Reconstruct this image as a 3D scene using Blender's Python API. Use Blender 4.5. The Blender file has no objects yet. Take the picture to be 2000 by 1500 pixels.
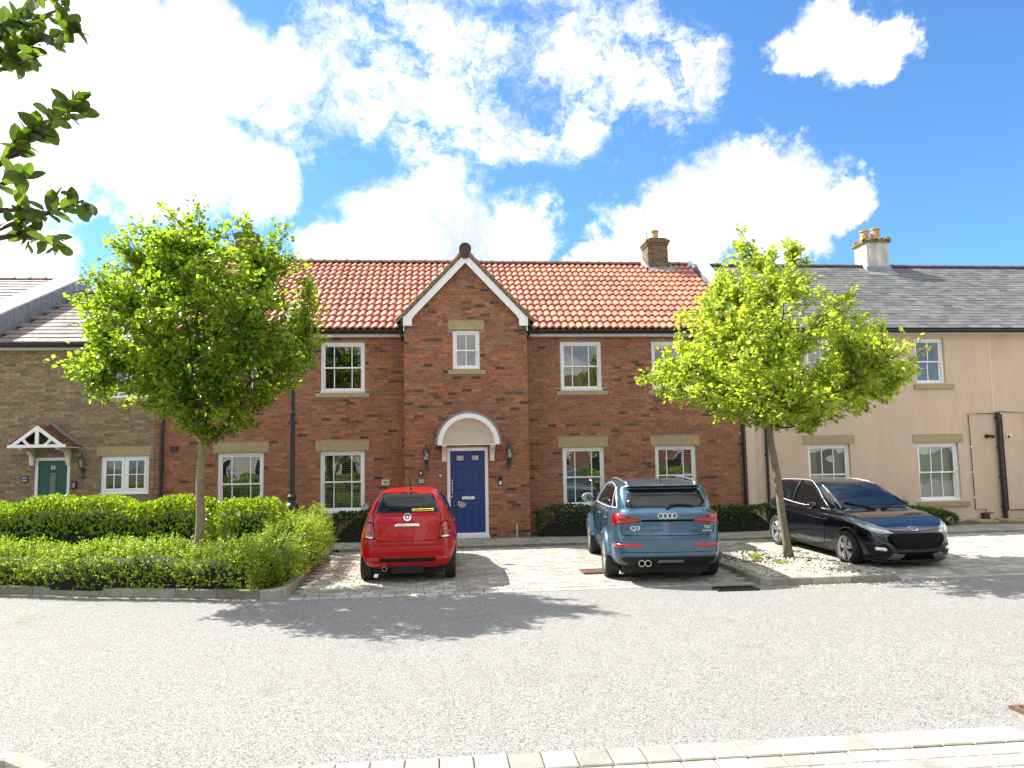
import bpy, bmesh, math, random
import numpy as np
from mathutils import Vector, Matrix
from mathutils.bvhtree import BVHTree

SC = bpy.context.scene
COL = SC.collection
R = math.radians
rnd = random.Random(7)
rng = np.random.default_rng(11)

# ------------------------------------------------------------------ camera
CAM_H = 2.0
def cam_axes(yaw=R(5.6236), pitch=R(5.5553), roll=R(1.0125)):
    F = Vector((math.sin(yaw)*math.cos(pitch), math.cos(yaw)*math.cos(pitch), math.sin(pitch)))
    R0 = Vector((math.cos(yaw), -math.sin(yaw), 0)); U0 = R0.cross(F)
    return F, R0*math.cos(roll)-U0*math.sin(roll), U0*math.cos(roll)+R0*math.sin(roll)
cF, cR, cU = cam_axes()
cam = bpy.data.cameras.new('camera'); co = bpy.data.objects.new('camera', cam); COL.objects.link(co)
cam.sensor_width = 36; cam.lens = 36*1472.5/2000; cam.clip_end = 3000; cam.clip_start = .05
M = Matrix((cR, cU, -cF)).transposed().to_4x4(); M.translation = (0, 0, CAM_H)
co.matrix_world = M
SC.camera = co

# ------------------------------------------------------------------ light: sun behind the houses, upper left
SUN = Vector((-.80, .47, 1.0)).normalized()
sd = bpy.data.lights.new('sun', 'SUN'); sd.energy = 5.0; sd.angle = R(.55); sd.color = (1, .95, .86)
so = bpy.data.objects.new('sun', sd); COL.objects.link(so)
so.rotation_euler = (-SUN).to_track_quat('-Z', 'Y').to_euler(); so.location = (-20, 20, 40)
SC.view_settings.view_transform = 'Standard'; SC.view_settings.look = 'None'
SC.view_settings.gamma = 1; SC.view_settings.exposure = 1.43; SC.view_settings.use_curve_mapping = False

# ------------------------------------------------------------------ sky with cumulus
W = bpy.data.worlds.new('World'); SC.world = W; W.use_nodes = True
nt = W.node_tree; N = nt.nodes; L = nt.links; N.clear()
def nd(t, **k):
    n = N.new(t)
    for a, b in k.items(): setattr(n, a, b)
    return n
def mth(op, a, b=None, c=None, clamp=False):
    n = nd('ShaderNodeMath', operation=op); n.use_clamp = clamp
    for i, s in enumerate((a, b, c)):
        if s is None: continue
        if isinstance(s, (int, float)): n.inputs[i].default_value = s
        else: L.new(s, n.inputs[i])
    return n.outputs[0]
def vm(op, a, b=None, sc=None):
    n = nd('ShaderNodeVectorMath', operation=op)
    for i, s in enumerate((a, b)):
        if s is None: continue
        if isinstance(s, (tuple, list, Vector)): n.inputs[i].default_value = s
        else: L.new(s, n.inputs[i])
    if sc is not None: n.inputs['Scale'].default_value = sc
    return n.outputs['Value'] if op in ('DISTANCE', 'DOT_PRODUCT') else n.outputs[0]
def noise(vec, scale, detail=6, rough=.55, col=False):
    n = nd('ShaderNodeTexNoise'); n.inputs['Scale'].default_value = scale
    n.inputs['Detail'].default_value = detail; n.inputs['Roughness'].default_value = rough
    L.new(vec, n.inputs['Vector']); return n.outputs['Color' if col else 'Fac']
def ramp(v, a, b):
    n = nd('ShaderNodeMapRange', interpolation_type='SMOOTHSTEP'); L.new(v, n.inputs['Value'])
    n.inputs['From Min'].default_value = a; n.inputs['From Max'].default_value = b; return n.outputs[0]
tc = nd('ShaderNodeTexCoord'); D = tc.outputs['Generated']
sky = nd('ShaderNodeTexSky', sky_type='NISHITA'); sky.sun_disc = False
sky.sun_elevation = math.asin(SUN.z); sky.sun_rotation = math.atan2(SUN.x, SUN.y)
sky.air_density = 1.0; sky.dust_density = .4; sky.ozone_density = 2.5
def dirpx(x, y):
    return (cF*1472.5+cR*(x-1000)+cU*(750-y)).normalized()
w1 = vm('SCALE', vm('SUBTRACT', noise(D, 5.5, 7, .6, True), (.5, .5, .5)), sc=.13)
w2 = vm('SCALE', vm('SUBTRACT', noise(D, 19, 6, .65, True), (.5, .5, .5)), sc=.075)
Dw = vm('ADD', vm('ADD', D, w1), w2)
cum = None
for x, y, r in [(60, 60, 215), (230, 180, 205), (330, 320, 155), (400, 100, 130), (60, 330, 115), (500, 350, 95), (560, 130, 80), (40, 540, 90), (-150, 420, 200),
                (860, 430, 130), (740, 455, 105), (990, 480, 100), (660, 500, 90), (870, 375, 62),
                (1440, 380, 115), (1530, 420, 125), (1340, 430, 115), (1230, 480, 100), (1470, 320, 62), (1640, 385, 62), (1160, 530, 70),
                (1640, 65, 85), (1560, 95, 52), (1720, 85, 62), (-500, 200, 420), (-420, 760, 300)]:
    d = vm('DISTANCE', Dw, tuple(dirpx(x, y)))
    v = mth('SUBTRACT', 1.0, mth('MULTIPLY', d, 1472.5/r))
    cum = v if cum is None else mth('MAXIMUM', cum, v)
cum = mth('ADD', cum, mth('MULTIPLY', mth('SUBTRACT', noise(D, 26, 9, .68), .5), .75))
m_cum = ramp(cum, .02, .52)
# thin broken cloud high above the roof ridge
flat = vm('MULTIPLY', D, (1, 1, 1.6))
hi = noise(vm('ADD', vm('MULTIPLY', flat, (1.0, 1.0, .8)), w2), 13, 10, .70)
reg = None
for x, y, r in [(860, 110, 250), (1150, 110, 240), (1000, 230, 120), (700, 120, 190), (1300, 140, 150), (600, 210, 130), (1130, 230, 110)]:
    d = vm('DISTANCE', D, tuple(dirpx(x, y)))
    v = mth('SUBTRACT', 1.0, mth('MULTIPLY', d, 1472.5/r)); reg = v if reg is None else mth('MAXIMUM', reg, v)
reg = ramp(reg, 0, .55)
m_hi = mth('MULTIPLY', ramp(mth('ADD', hi, mth('MULTIPLY', reg, .20)), .56, .86), ramp(reg, .05, .5))
# broken cloud added outside the frame, thickened for whiter fill in the shade
gen = ramp(noise(vm('ADD', flat, w2), 2.3, 8, .55), .40, .54)
off = ramp(vm('DOT_PRODUCT', D, tuple(cF)), .74, .60)
m_gen = mth('MULTIPLY', gen, off)
cloud = mth('MAXIMUM', mth('MAXIMUM', m_cum, m_hi), m_gen)
shade = ramp(noise(Dw, 7.0, 6, .55), .30, .58)
cc = nd('ShaderNodeMix', data_type='RGBA'); L.new(shade, cc.inputs[0])
cc.inputs[6].default_value = (3.7, 4.25, 5.0, 1); cc.inputs[7].default_value = (9.6, 9.3, 8.8, 1)
tint = nd('ShaderNodeMix', data_type='RGBA', blend_type='MULTIPLY'); tint.inputs[0].default_value = 1
L.new(sky.outputs[0], tint.inputs[6]); tint.inputs[7].default_value = (.58, .90, 1.16, 1)
mx = nd('ShaderNodeMix', data_type='RGBA'); L.new(cloud, mx.inputs[0]); L.new(tint.outputs[2], mx.inputs[6]); L.new(cc.outputs[2], mx.inputs[7])
bg = nd('ShaderNodeBackground'); bg.inputs[1].default_value = .078; L.new(mx.outputs[2], bg.inputs[0])
wo = nd('ShaderNodeOutputWorld'); L.new(bg.outputs[0], wo.inputs[0])

# ------------------------------------------------------------------ helpers
class MB:
    """collects faces; build() links them as one mesh object"""
    def __init__(s): s.v = []; s.f = []; s.c = []
    def add(s, V, Fc, col=None):
        n = len(s.v); s.v.extend([tuple(p) for p in V]); s.f.extend([tuple(i+n for i in q) for q in Fc]); s.c.extend([col]*len(Fc)); return s
    def box(s, x0, x1, y0, y1, z0, z1, col=None):
        return s.add([(x0,y0,z0),(x1,y0,z0),(x1,y1,z0),(x0,y1,z0),(x0,y0,z1),(x1,y0,z1),(x1,y1,z1),(x0,y1,z1)],
                     [(0,3,2,1),(4,5,6,7),(0,1,5,4),(1,2,6,5),(2,3,7,6),(3,0,4,7)], col)
    def prism(s, poly, a0, a1, ax='y', col=None):
        """polygon extruded along an axis; poly in (x,z) for y, (y,z) for x, (x,y) for z"""
        f = {'y': lambda p, a: (p[0], a, p[1]), 'x': lambda p, a: (a, p[0], p[1]), 'z': lambda p, a: (p[0], p[1], a)}[ax]
        n = len(poly); V = [f(p, a0) for p in poly]+[f(p, a1) for p in poly]
        return s.add(V, [tuple(range(n))[::-1], tuple(range(n, 2*n))]+[(i, (i+1) % n, n+(i+1) % n, n+i) for i in range(n)], col)
    def tube(s, pts, r, n=8, col=None, caps=True):
        pts = [Vector(p) for p in pts]; rr = r if isinstance(r, (list, tuple)) else [r]*len(pts)
        V = []; prev = None
        for i, p in enumerate(pts):
            t = (pts[min(i+1, len(pts)-1)]-pts[max(i-1, 0)]).normalized()
            if prev is None:
                a = t.orthogonal().normalized()
            else:
                a = (prev-t*prev.dot(t)); a = a.normalized() if a.length > 1e-6 else t.orthogonal().normalized()
            prev = a; b = t.cross(a)
            for k in range(n):
                an = 2*math.pi*k/n; V.append(p+(a*math.cos(an)+b*math.sin(an))*rr[i])
        F = [(i*n+k, i*n+(k+1) % n, (i+1)*n+(k+1) % n, (i+1)*n+k) for i in range(len(pts)-1) for k in range(n)]
        if caps: F += [tuple(range(n))[::-1], tuple((len(pts)-1)*n+k for k in range(n))]
        return s.add(V, F, col)
    def lathe(s, prof, c=(0, 0, 0), n=20, ax='z', col=None):
        V = []
        for r, h in prof:
            for k in range(n):
                a = 2*math.pi*k/n; x, y = r*math.cos(a), r*math.sin(a)
                q = (x, y, h) if ax == 'z' else ((h, x, y) if ax == 'x' else (y, h, x))
                V.append((c[0]+q[0], c[1]+q[1], c[2]+q[2]))
        F = [(i*n+k, i*n+(k+1) % n, (i+1)*n+(k+1) % n, (i+1)*n+k) for i in range(len(prof)-1) for k in range(n)]
        F += [tuple(range(n))[::-1], tuple((len(prof)-1)*n+k for k in range(n))]
        return s.add(V, F, col)
    def mesh(s, name, mat=None, smooth=False):
        me = bpy.data.meshes.new(name); me.from_pydata(s.v, [], s.f)
        if any(c is not None for c in s.c): paint(me, [c if c is not None else (1, 1, 1) for c in s.c])
        if smooth: me.polygons.foreach_set('use_smooth', [True]*len(me.polygons))
        if mat: me.materials.append(mat)
        me.update(); return me
    def build(s, name, mat, parent=None, smooth=False, bevel=0, local=False):
        o = newobj(name, s.mesh(name, mat, smooth), parent, None, local)
        if bevel:
            m = o.modifiers.new('bevel', 'BEVEL'); m.width = bevel; m.segments = 2; m.limit_method = 'ANGLE'; m.angle_limit = R(40)
        return o
def paint(me, facecols):
    at = me.attributes.new('Col', 'FLOAT_COLOR', 'FACE')
    at.data.foreach_set('color', np.hstack([np.array(facecols, float), np.ones((len(facecols), 1))]).ravel())
ROOT = {}
def newobj(name, me, parent=None, mtx=None, local=False):
    o = bpy.data.objects.new(name, me); COL.objects.link(o)
    if parent is not None:
        o.parent = parent
        if not local and parent.name in ROOT: o.matrix_parent_inverse = ROOT[parent.name].inverted()
    if mtx is not None: o.matrix_basis = mtx
    return o
def tag(o, label, cat=None, group=None, kind=None):
    if label: o['label'] = label
    if cat: o['category'] = cat
    if group: o['group'] = group
    if kind: o['kind'] = kind
    return o
def thing(name, loc, label, cat, group=None, rz=0):
    o = bpy.data.objects.new(name, None); COL.objects.link(o); o.empty_display_size = .2
    o.location = loc; o.rotation_euler = (0, 0, rz); ROOT[o.name] = Matrix.Translation(loc) @ Matrix.Rotation(rz, 4, 'Z')
    return tag(o, label, cat, group)
def pieces(name, rest, parent, protos, plist, limit=300, mat=None, smooth=False, local=False):
    """plist of (proto index, 4x4 matrix, nearness key): the largest-showing become objects sharing meshes, the rest one mesh"""
    order = sorted(range(len(plist)), key=lambda i: plist[i][2])
    meshes = {}
    for i in order[:limit]:
        k, m, _ = plist[i]
        if k not in meshes: meshes[k] = protos[k].mesh(name, mat, smooth)
        newobj(name, meshes[k], parent, Matrix(m), local)
    left = order[limit:]
    if left:
        V = []; Fs = []; Cs = []; n = 0
        PV = [np.array(p.v) for p in protos]
        for i in left:
            k, m, _ = plist[i]; m = np.array(m)
            V.append(PV[k] @ m[:3, :3].T+m[:3, 3]); Fs += [tuple(a+n for a in f) for f in protos[k].f]; Cs += protos[k].c; n += len(PV[k])
        me = bpy.data.meshes.new(rest); me.from_pydata(np.vstack(V).tolist(), [], Fs)
        if Cs[0] is not None: paint(me, Cs)
        if smooth: me.polygons.foreach_set('use_smooth', [True]*len(me.polygons))
        if mat: me.materials.append(mat)
        me.update(); o = newobj(rest, me, parent, None, local); o['kind'] = 'stuff'
        return o
def jit(c, a=.12, r=rnd):
    k = 1+r.uniform(-a, a); return tuple(max(.004, x*k*(1+r.uniform(-.04, .04))) for x in c)

# ------------------------------------------------------------------ materials
MATS = {}
def pm(name, col=(.5, .5, .5), rough=.6, metal=0, var=.15, vs=6., bump=0., bs=60., attr=False, spec=.5, coat=0, grime=0, gcol=(.08, .07, .05), gs=1.3, stretch=None, cs=None):
    """procedural surface: colour (or per-piece colour) broken by two noises, optional grime patches and relief"""
    if name in MATS: return MATS[name]
    m = bpy.data.materials.new(name); m.use_nodes = True; t = m.node_tree; n = t.nodes; l = t.links
    b = n['Principled BSDF']; b.inputs['Metallic'].default_value = metal
    b.inputs['Specular IOR Level'].default_value = spec; b.inputs['Coat Weight'].default_value = coat; b.inputs['Coat Roughness'].default_value = .03
    tcn = n.new('ShaderNodeTexCoord'); vec = tcn.outputs['Object']
    if attr:
        g = n.new('ShaderNodeNewGeometry'); vec = g.outputs['Position']
    if stretch:
        mp = n.new('ShaderNodeMapping'); mp.inputs['Scale'].default_value = stretch; l.new(vec, mp.inputs[0]); vec = mp.outputs[0]
    def nz(s, d=5, r=.6):
        q = n.new('ShaderNodeTexNoise'); q.inputs['Scale'].default_value = s; q.inputs['Detail'].default_value = d; q.inputs['Roughness'].default_value = r
        l.new(vec, q.inputs['Vector']); return q.outputs['Fac']
    def rg(v, a, b_, c, d):
        q = n.new('ShaderNodeMapRange'); l.new(v, q.inputs[0])
        for i, x in enumerate((a, b_, c, d)): q.inputs[1+i].default_value = x
        return q.outputs[0]
    if attr:
        a = n.new('ShaderNodeAttribute'); a.attribute_name = 'Col'; base = a.outputs['Color']
    else:
        a = n.new('ShaderNodeRGB'); a.outputs[0].default_value = (*col, 1); base = a.outputs[0]
    if var:
        f = rg(nz(vs), .3, .7, 1-var, 1+var); f2 = rg(nz(vs*7, 3), .3, .7, 1-var*.6, 1+var*.6)
        mu = n.new('ShaderNodeMath'); mu.operation = 'MULTIPLY'; l.new(f, mu.inputs[0]); l.new(f2, mu.inputs[1])
        s = n.new('ShaderNodeVectorMath'); s.operation = 'SCALE'; l.new(base, s.inputs[0]); l.new(mu.outputs[0], s.inputs['Scale']); base = s.outputs[0]
    if grime:
        gf = rg(nz(gs, 7, .7), .5, .75, 0, grime); mxn = n.new('ShaderNodeMix'); mxn.data_type = 'RGBA'
        l.new(gf, mxn.inputs[0]); l.new(base, mxn.inputs[6]); mxn.inputs[7].default_value = (*gcol, 1); base = mxn.outputs[2]
    l.new(base, b.inputs['Base Color'])
    if var:
        l.new(rg(nz(vs*2), .3, .7, max(0.02, rough-.08), min(1, rough+.08)), b.inputs['Roughness'])
    else: b.inputs['Roughness'].default_value = rough
    if bump:
        bp = n.new('ShaderNodeBump'); bp.inputs['Strength'].default_value = bump; bp.inputs['Distance'].default_value = .01
        l.new(nz(bs, 4, .7), bp.inputs['Height']); l.new(bp.outputs[0], b.inputs['Normal'])
    MATS[name] = m; return m
def leafmat(name, trans=.5, tcol=(.30, .50, .04), rough=.38):
    m = bpy.data.materials.new(name); m.use_nodes = True; t = m.node_tree; n = t.nodes; l = t.links
    b = n['Principled BSDF']; b.inputs['Roughness'].default_value = rough; b.inputs['Specular IOR Level'].default_value = .45
    a = n.new('ShaderNodeAttribute'); a.attribute_name = 'Col'; l.new(a.outputs['Color'], b.inputs['Base Color'])
    tr = n.new('ShaderNodeBsdfTranslucent'); mu = n.new('ShaderNodeMix'); mu.data_type = 'RGBA'; mu.blend_type = 'MULTIPLY'; mu.inputs[0].default_value = 1
    l.new(a.outputs['Color'], mu.inputs[6]); mu.inputs[7].default_value = (*tcol, 1); l.new(mu.outputs[2], tr.inputs[0])
    mx = n.new('ShaderNodeMixShader'); mx.inputs[0].default_value = trans
    l.new(b.outputs[0], mx.inputs[1]); l.new(tr.outputs[0], mx.inputs[2]); l.new(mx.outputs[0], n['Material Output'].inputs[0])
    return m
def glassmat(name, tint=(.75, .8, .78), wav=.02, ior=1.52, boost=.11, ws=2.2):
    m = bpy.data.materials.new(name); m.use_nodes = True; t = m.node_tree; n = t.nodes; l = t.links
    n.remove(n['Principled BSDF'])
    tr = n.new('ShaderNodeBsdfTransparent'); tr.inputs[0].default_value = (*tint, 1)
    gl = n.new('ShaderNodeBsdfGlossy'); gl.inputs['Roughness'].default_value = .006; gl.inputs[0].default_value = (.95, .97, 1, 1)
    fr = n.new('ShaderNodeFresnel'); fr.inputs[0].default_value = ior
    ad = n.new('ShaderNodeMath'); ad.operation = 'ADD'; ad.inputs[1].default_value = boost; ad.use_clamp = True; l.new(fr.outputs[0], ad.inputs[0])
    tcn = n.new('ShaderNodeNewGeometry'); nz = n.new('ShaderNodeTexNoise'); nz.inputs['Scale'].default_value = ws; nz.inputs['Detail'].default_value = 1
    l.new(tcn.outputs['Position'], nz.inputs['Vector'])
    bp = n.new('ShaderNodeBump'); bp.inputs['Strength'].default_value = wav*10; bp.inputs['Distance'].default_value = .02
    l.new(nz.outputs['Fac'], bp.inputs['Height']); l.new(bp.outputs[0], gl.inputs['Normal'])
    mx = n.new('ShaderNodeMixShader'); l.new(ad.outputs[0], mx.inputs[0]); l.new(tr.outputs[0], mx.inputs[1]); l.new(gl.outputs[0], mx.inputs[2])
    l.new(mx.outputs[0], n['Material Output'].inputs[0]); return m
m_white = pm('white_upvc', (.80, .80, .79), .32, var=.04, vs=3)
m_cream = pm('cream_paint', (.74, .70, .60), .5, var=.06, vs=4)
m_stone = pm('cast_stone', (.36, .285, .15), .85, var=.12, vs=9, bump=.25, bs=120, grime=.25, gcol=(.2, .17, .1), gs=5)
m_mortar = pm('mortar', (.33, .23, .15), .95, var=.2, vs=14, bump=.4, bs=150)
m_brick = pm('facing_brick', rough=.9, attr=True, var=.40, vs=9, bump=.5, bs=140, stretch=(1, 1, 3.0), grime=.42, gcol=(.07, .04, .03), gs=6.5)
m_mortar2 = pm('buff_mortar', (.27, .215, .135), .95, var=.2, vs=14, bump=.4, bs=150)
m_tile = pm('clay_tile', rough=.40, attr=True, var=.22, vs=9, bump=.2, bs=80, spec=.75, grime=.35, gcol=(.30, .20, .10), gs=6)
m_slate = pm('slate', rough=.5, attr=True, var=.18, vs=3, bump=.2, bs=60, grime=.35, gcol=(.26, .25, .19), gs=2.2)
m_ctile = pm('concrete_tile', rough=.36, attr=True, var=.2, vs=5, bump=.25, bs=60)
m_black = pm('black_plastic', (.012, .012, .013), .35, var=.1)
m_iron = pm('black_iron_paint', (.014, .015, .017), .38, var=.2, vs=9, bump=.1)
m_lead = pm('lead_sheet', (.22, .25, .28), .5, metal=.35, var=.22, vs=4, bump=.15, bs=20)
m_render = pm('peach_render', (.57, .435, .315), .9, var=.07, vs=1.4, bump=.25, bs=110, grime=.38, gcol=(.40, .29, .20), gs=1.6, stretch=(1, 1, .28))
m_room = pm('dim_room', (.16, .15, .14), .9, var=.1)
m_glass = glassmat('window_glass')
m_blind = pm('blind_slats', (.74, .74, .70), .5, var=.05)
m_curtain = pm('curtain_cloth', (.52, .54, .50), .9, var=.12, vs=5)
m_asph = None
# ------------------------------------------------------------------ ground
def roadmat():
    m = bpy.data.materials.new('chipped_asphalt'); m.use_nodes = True; t = m.node_tree; n = t.nodes; l = t.links
    b = n['Principled BSDF']; b.inputs['Roughness'].default_value = .85; b.inputs['Specular IOR Level'].default_value = .35
    g = n.new('ShaderNodeNewGeometry'); P = g.outputs['Position']
    def vor(s, feat='F1', out='Distance'):
        q = n.new('ShaderNodeTexVoronoi'); q.feature = feat; q.inputs['Scale'].default_value = s; l.new(P, q.inputs['Vector']); return q.outputs[out]
    def nz(s, d=5, r=.6):
        q = n.new('ShaderNodeTexNoise'); q.inputs['Scale'].default_value = s; q.inputs['Detail'].default_value = d; q.inputs['Roughness'].default_value = r
        l.new(P, q.inputs['Vector']); return q.outputs['Fac']
    def rg(v, a, b_, c, d):
        q = n.new('ShaderNodeMapRange'); l.new(v, q.inputs[0])
        for i, x in enumerate((a, b_, c, d)): q.inputs[1+i].default_value = x
        return q.outputs[0]
    def mixc(f, a, bb):
        q = n.new('ShaderNodeMix'); q.data_type = 'RGBA'
        l.new(f, q.inputs[0]) if not isinstance(f, float) else setattr(q.inputs[0], 'default_value', f)
        for i, x in ((6, a), (7, bb)):
            if isinstance(x, tuple): q.inputs[i].default_value = (*x, 1)
            else: l.new(x, q.inputs[i])
        return q.outputs[2]
    def mul(a, bb):
        q = n.new('ShaderNodeMath'); q.operation = 'MULTIPLY'; l.new(a, q.inputs[0]); l.new(bb, q.inputs[1]); return q.outputs[0]
    sep = n.new('ShaderNodeSeparateColor'); l.new(vor(112, 'F1', 'Color'), sep.inputs[0])
    chip = mixc(sep.outputs[0], (.30, .296, .283), (.49, .484, .463))
    dark = rg(sep.outputs[1], .80, .90, 0, .85)
    chip = mixc(dark, chip, (.05, .048, .045))
    gap = rg(vor(112, 'DISTANCE_TO_EDGE'), .0, .012*9, .8, 0)
    c = mixc(gap, chip, (.06, .057, .052))
    c = mixc(rg(nz(.55, 6, .65), .52, .74, 0, .35), c, (.23, .226, .21))
    moss = mul(rg(nz(.8, 5, .6), .58, .70, 0, .6), rg(nz(9, 4, .7), .40, .62, 0, 1))
    c = mixc(moss, c, (.17, .145, .085))
    l.new(c, b.inputs['Base Color'])
    bp = n.new('ShaderNodeBump'); bp.inputs['Strength'].default_value = .8; bp.inputs['Distance'].default_value = .006
    l.new(rg(vor(112, 'DISTANCE_TO_EDGE'), 0, .25, 0, 1), bp.inputs['Height']); l.new(bp.outputs[0], b.inputs['Normal'])
    return m
m_road = roadmat()
m_pave = pm('concrete_paving_block', rough=.88, attr=True, var=.2, vs=4, bump=.5, bs=120, grime=.3, gcol=(.14, .13, .10), gs=1.1)
m_joint = pm('jointing_sand', (.10, .09, .07), .95, var=.3, vs=10, bump=.5, bs=90)
m_kerb = pm('concrete_kerb', rough=.9, attr=True, var=.25, vs=5, bump=.6, bs=90, grime=.5, gcol=(.12, .115, .07), gs=3)
m_soil = pm('soil', (.055, .04, .028), .95, var=.4, vs=8, bump=1, bs=30)
m_grass = pm('far_ground', (.09, .10, .05), .95, var=.3, vs=.4, bump=.5, bs=5)
def bz(y): return 0. if y < 11.4 else min(.10, (y-11.4)/4.8*.10)
def sheet(name, pts, mat, kind='structure'):
    o = MB().add(pts, [tuple(range(len(pts)))]).build(name, mat); o['kind'] = kind; return o
sheet('ground', [(-600, -600, -.03), (600, -600, -.03), (600, 600, -.03), (-600, 600, -.03)], m_grass)
sheet('road', [(-60, -7, 0), (60, -7, 0), (60, 18, 0), (-60, 18, 0)], m_road)

def block_proto(w, d, h, col, ch=.008):
    q = MB(); x, y = w/2, d/2
    q.add([(-x+ch,-y+ch,0),(x-ch,-y+ch,0),(x-ch,y-ch,0),(-x+ch,y-ch,0),(-x,-y,-ch),(x,-y,-ch),(x,y,-ch),(-x,y,-ch),(-x,-y,-h),(x,-y,-h),(x,y,-h),(-x,y,-h)],
          [(0,1,2,3)]+[(i, 4+i, 4+(i+1)%4, (i+1)%4)[::-1] for i in range(4)]+[(4+i, 8+i, 8+(i+1)%4, 4+(i+1)%4)[::-1] for i in range(4)], col)
    return q
def T(x, y, z, rz=0, s=(1, 1, 1), rx=0):
    return Matrix.Translation((x, y, z)) @ Matrix.Rotation(rz, 4, 'Z') @ Matrix.Rotation(rx, 4, 'X') @ Matrix.Diagonal((*s, 1))
PAVC = [(.31, .295, .26), (.27, .26, .235), (.34, .325, .285), (.245, .235, .215), (.30, .285, .255), (.36, .345, .305)]
def bay(name, x0, x1, y0, y1, bx, by, skip=None, edge=True, limit=300, zf=bz):
    base = MB()
    n = 6
    for i in range(n):
        ya, yb = y0+(y1-y0)*i/n, y0+(y1-y0)*(i+1)/n
        base.add([(x0, ya, zf(ya)+.002), (x1, ya, zf(ya)+.002), (x1, yb, zf(yb)+.002), (x0, yb, zf(yb)+.002)], [(0, 1, 2, 3)])
    b = base.build(name, m_joint); b['kind'] = 'structure'
    protos = [block_proto(bx-.007, by-.007, .012, jit(c, .06)) for c in PAVC]
    protos += [block_proto(.22-.008, .21, .012, jit(c, .05)) for c in [(.39, .37, .33), (.35, .335, .30), (.41, .395, .355)]]
    pl = []; y = y0
    sl = math.atan((zf(y1)-zf(y0+.3))/(y1-y0-.3))
    if edge:
        x = x0+.11
        while x < x1-.1:
            if not (skip and skip(x, y+.11)): pl.append((6+rnd.randrange(3), T(x, y+.107, zf(y+.1)+.008+rnd.uniform(-.001, .001)), math.hypot(x, y)))
            x += .22
        y += .222
    row = 0
    while y+by < y1+.01:
        x = x0+bx/2+(bx/2 if row % 2 else 0)
        while x < x1-bx*.4:
            if not (skip and skip(x, y+by/2)):
                pl.append((rnd.randrange(6), T(x, y+by/2, zf(y+by/2)+.013+rnd.uniform(-.0025, .0025), rnd.uniform(-.012, .012), rx=sl), math.hypot(x, y)))
            x += bx
        y += by; row += 1
    pieces('paving_block', 'paving_block_field', b, protos, pl, limit, m_pave)
    return b
bay('parking_bay', -2.2, 4.86, 11.4, 16.2, .205, .165)
bay('parking_bay', 4.96, 17.5, 11.35, 16.2, .205, .165, skip=lambda x, y: x < 7.06 and y < 14.5, limit=250)
bay('near_parking_bay', -2.05, 7.0, 4.095, 5.0, .225, .18, edge=False, zf=lambda y: .0)
q = MB(); b = sheet('edging_course', [(-2.05, 5.0, .003), (7, 5.0, .003), (7, 5.28, .003), (-2.05, 5.28, .003)], m_joint)
pr = [block_proto(.218, .262, .014, jit(c, .05)) for c in PAVC+[(.38, .36, .30)]]
pieces('paving_block', 'rest', b, pr, [(rnd.randrange(7), T(-1.93+.226*i, 5.14, .017+rnd.uniform(-.002, .002), rnd.uniform(-.01, .01)), i) for i in range(39)], 300, m_pave)

# footpath along the house fronts, with kerb
def pz(y): return .145+max(0, (y-16.33))*.015
fp = sheet('footpath', [(-7.2, 16.33, pz(16.33)-.01), (18, 16.33, pz(16.33)-.01), (18, 18.6, pz(18.6)-.01), (-7.2, 18.6, pz(18.6)-.01)], m_joint)
pr = [block_proto(.293, .293, .02, jit(c, .06)) for c in [(.27, .26, .235), (.24, .23, .21), (.30, .28, .25), (.26, .24, .21)]]
pl = []
for i in range(84):
    for j in range(4):
        x = -7.0+.3*i; y = 16.33+.15+.3*j
        if y > 17.4 and (x < -.8 or x > 2.1): continue
        pl.append((rnd.randrange(4), T(x, y, pz(y)+.003+rnd.uniform(-.002, .002), 0, (1, 1, 1)), abs(y-16)+abs(x)*.1))
pieces('paving_slab', 'paving_slab_field', fp, pr, pl, 290, m_pave)
KC = [(.31, .295, .25), (.27, .255, .215), (.34, .32, .27), (.25, .235, .19)]
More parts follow.
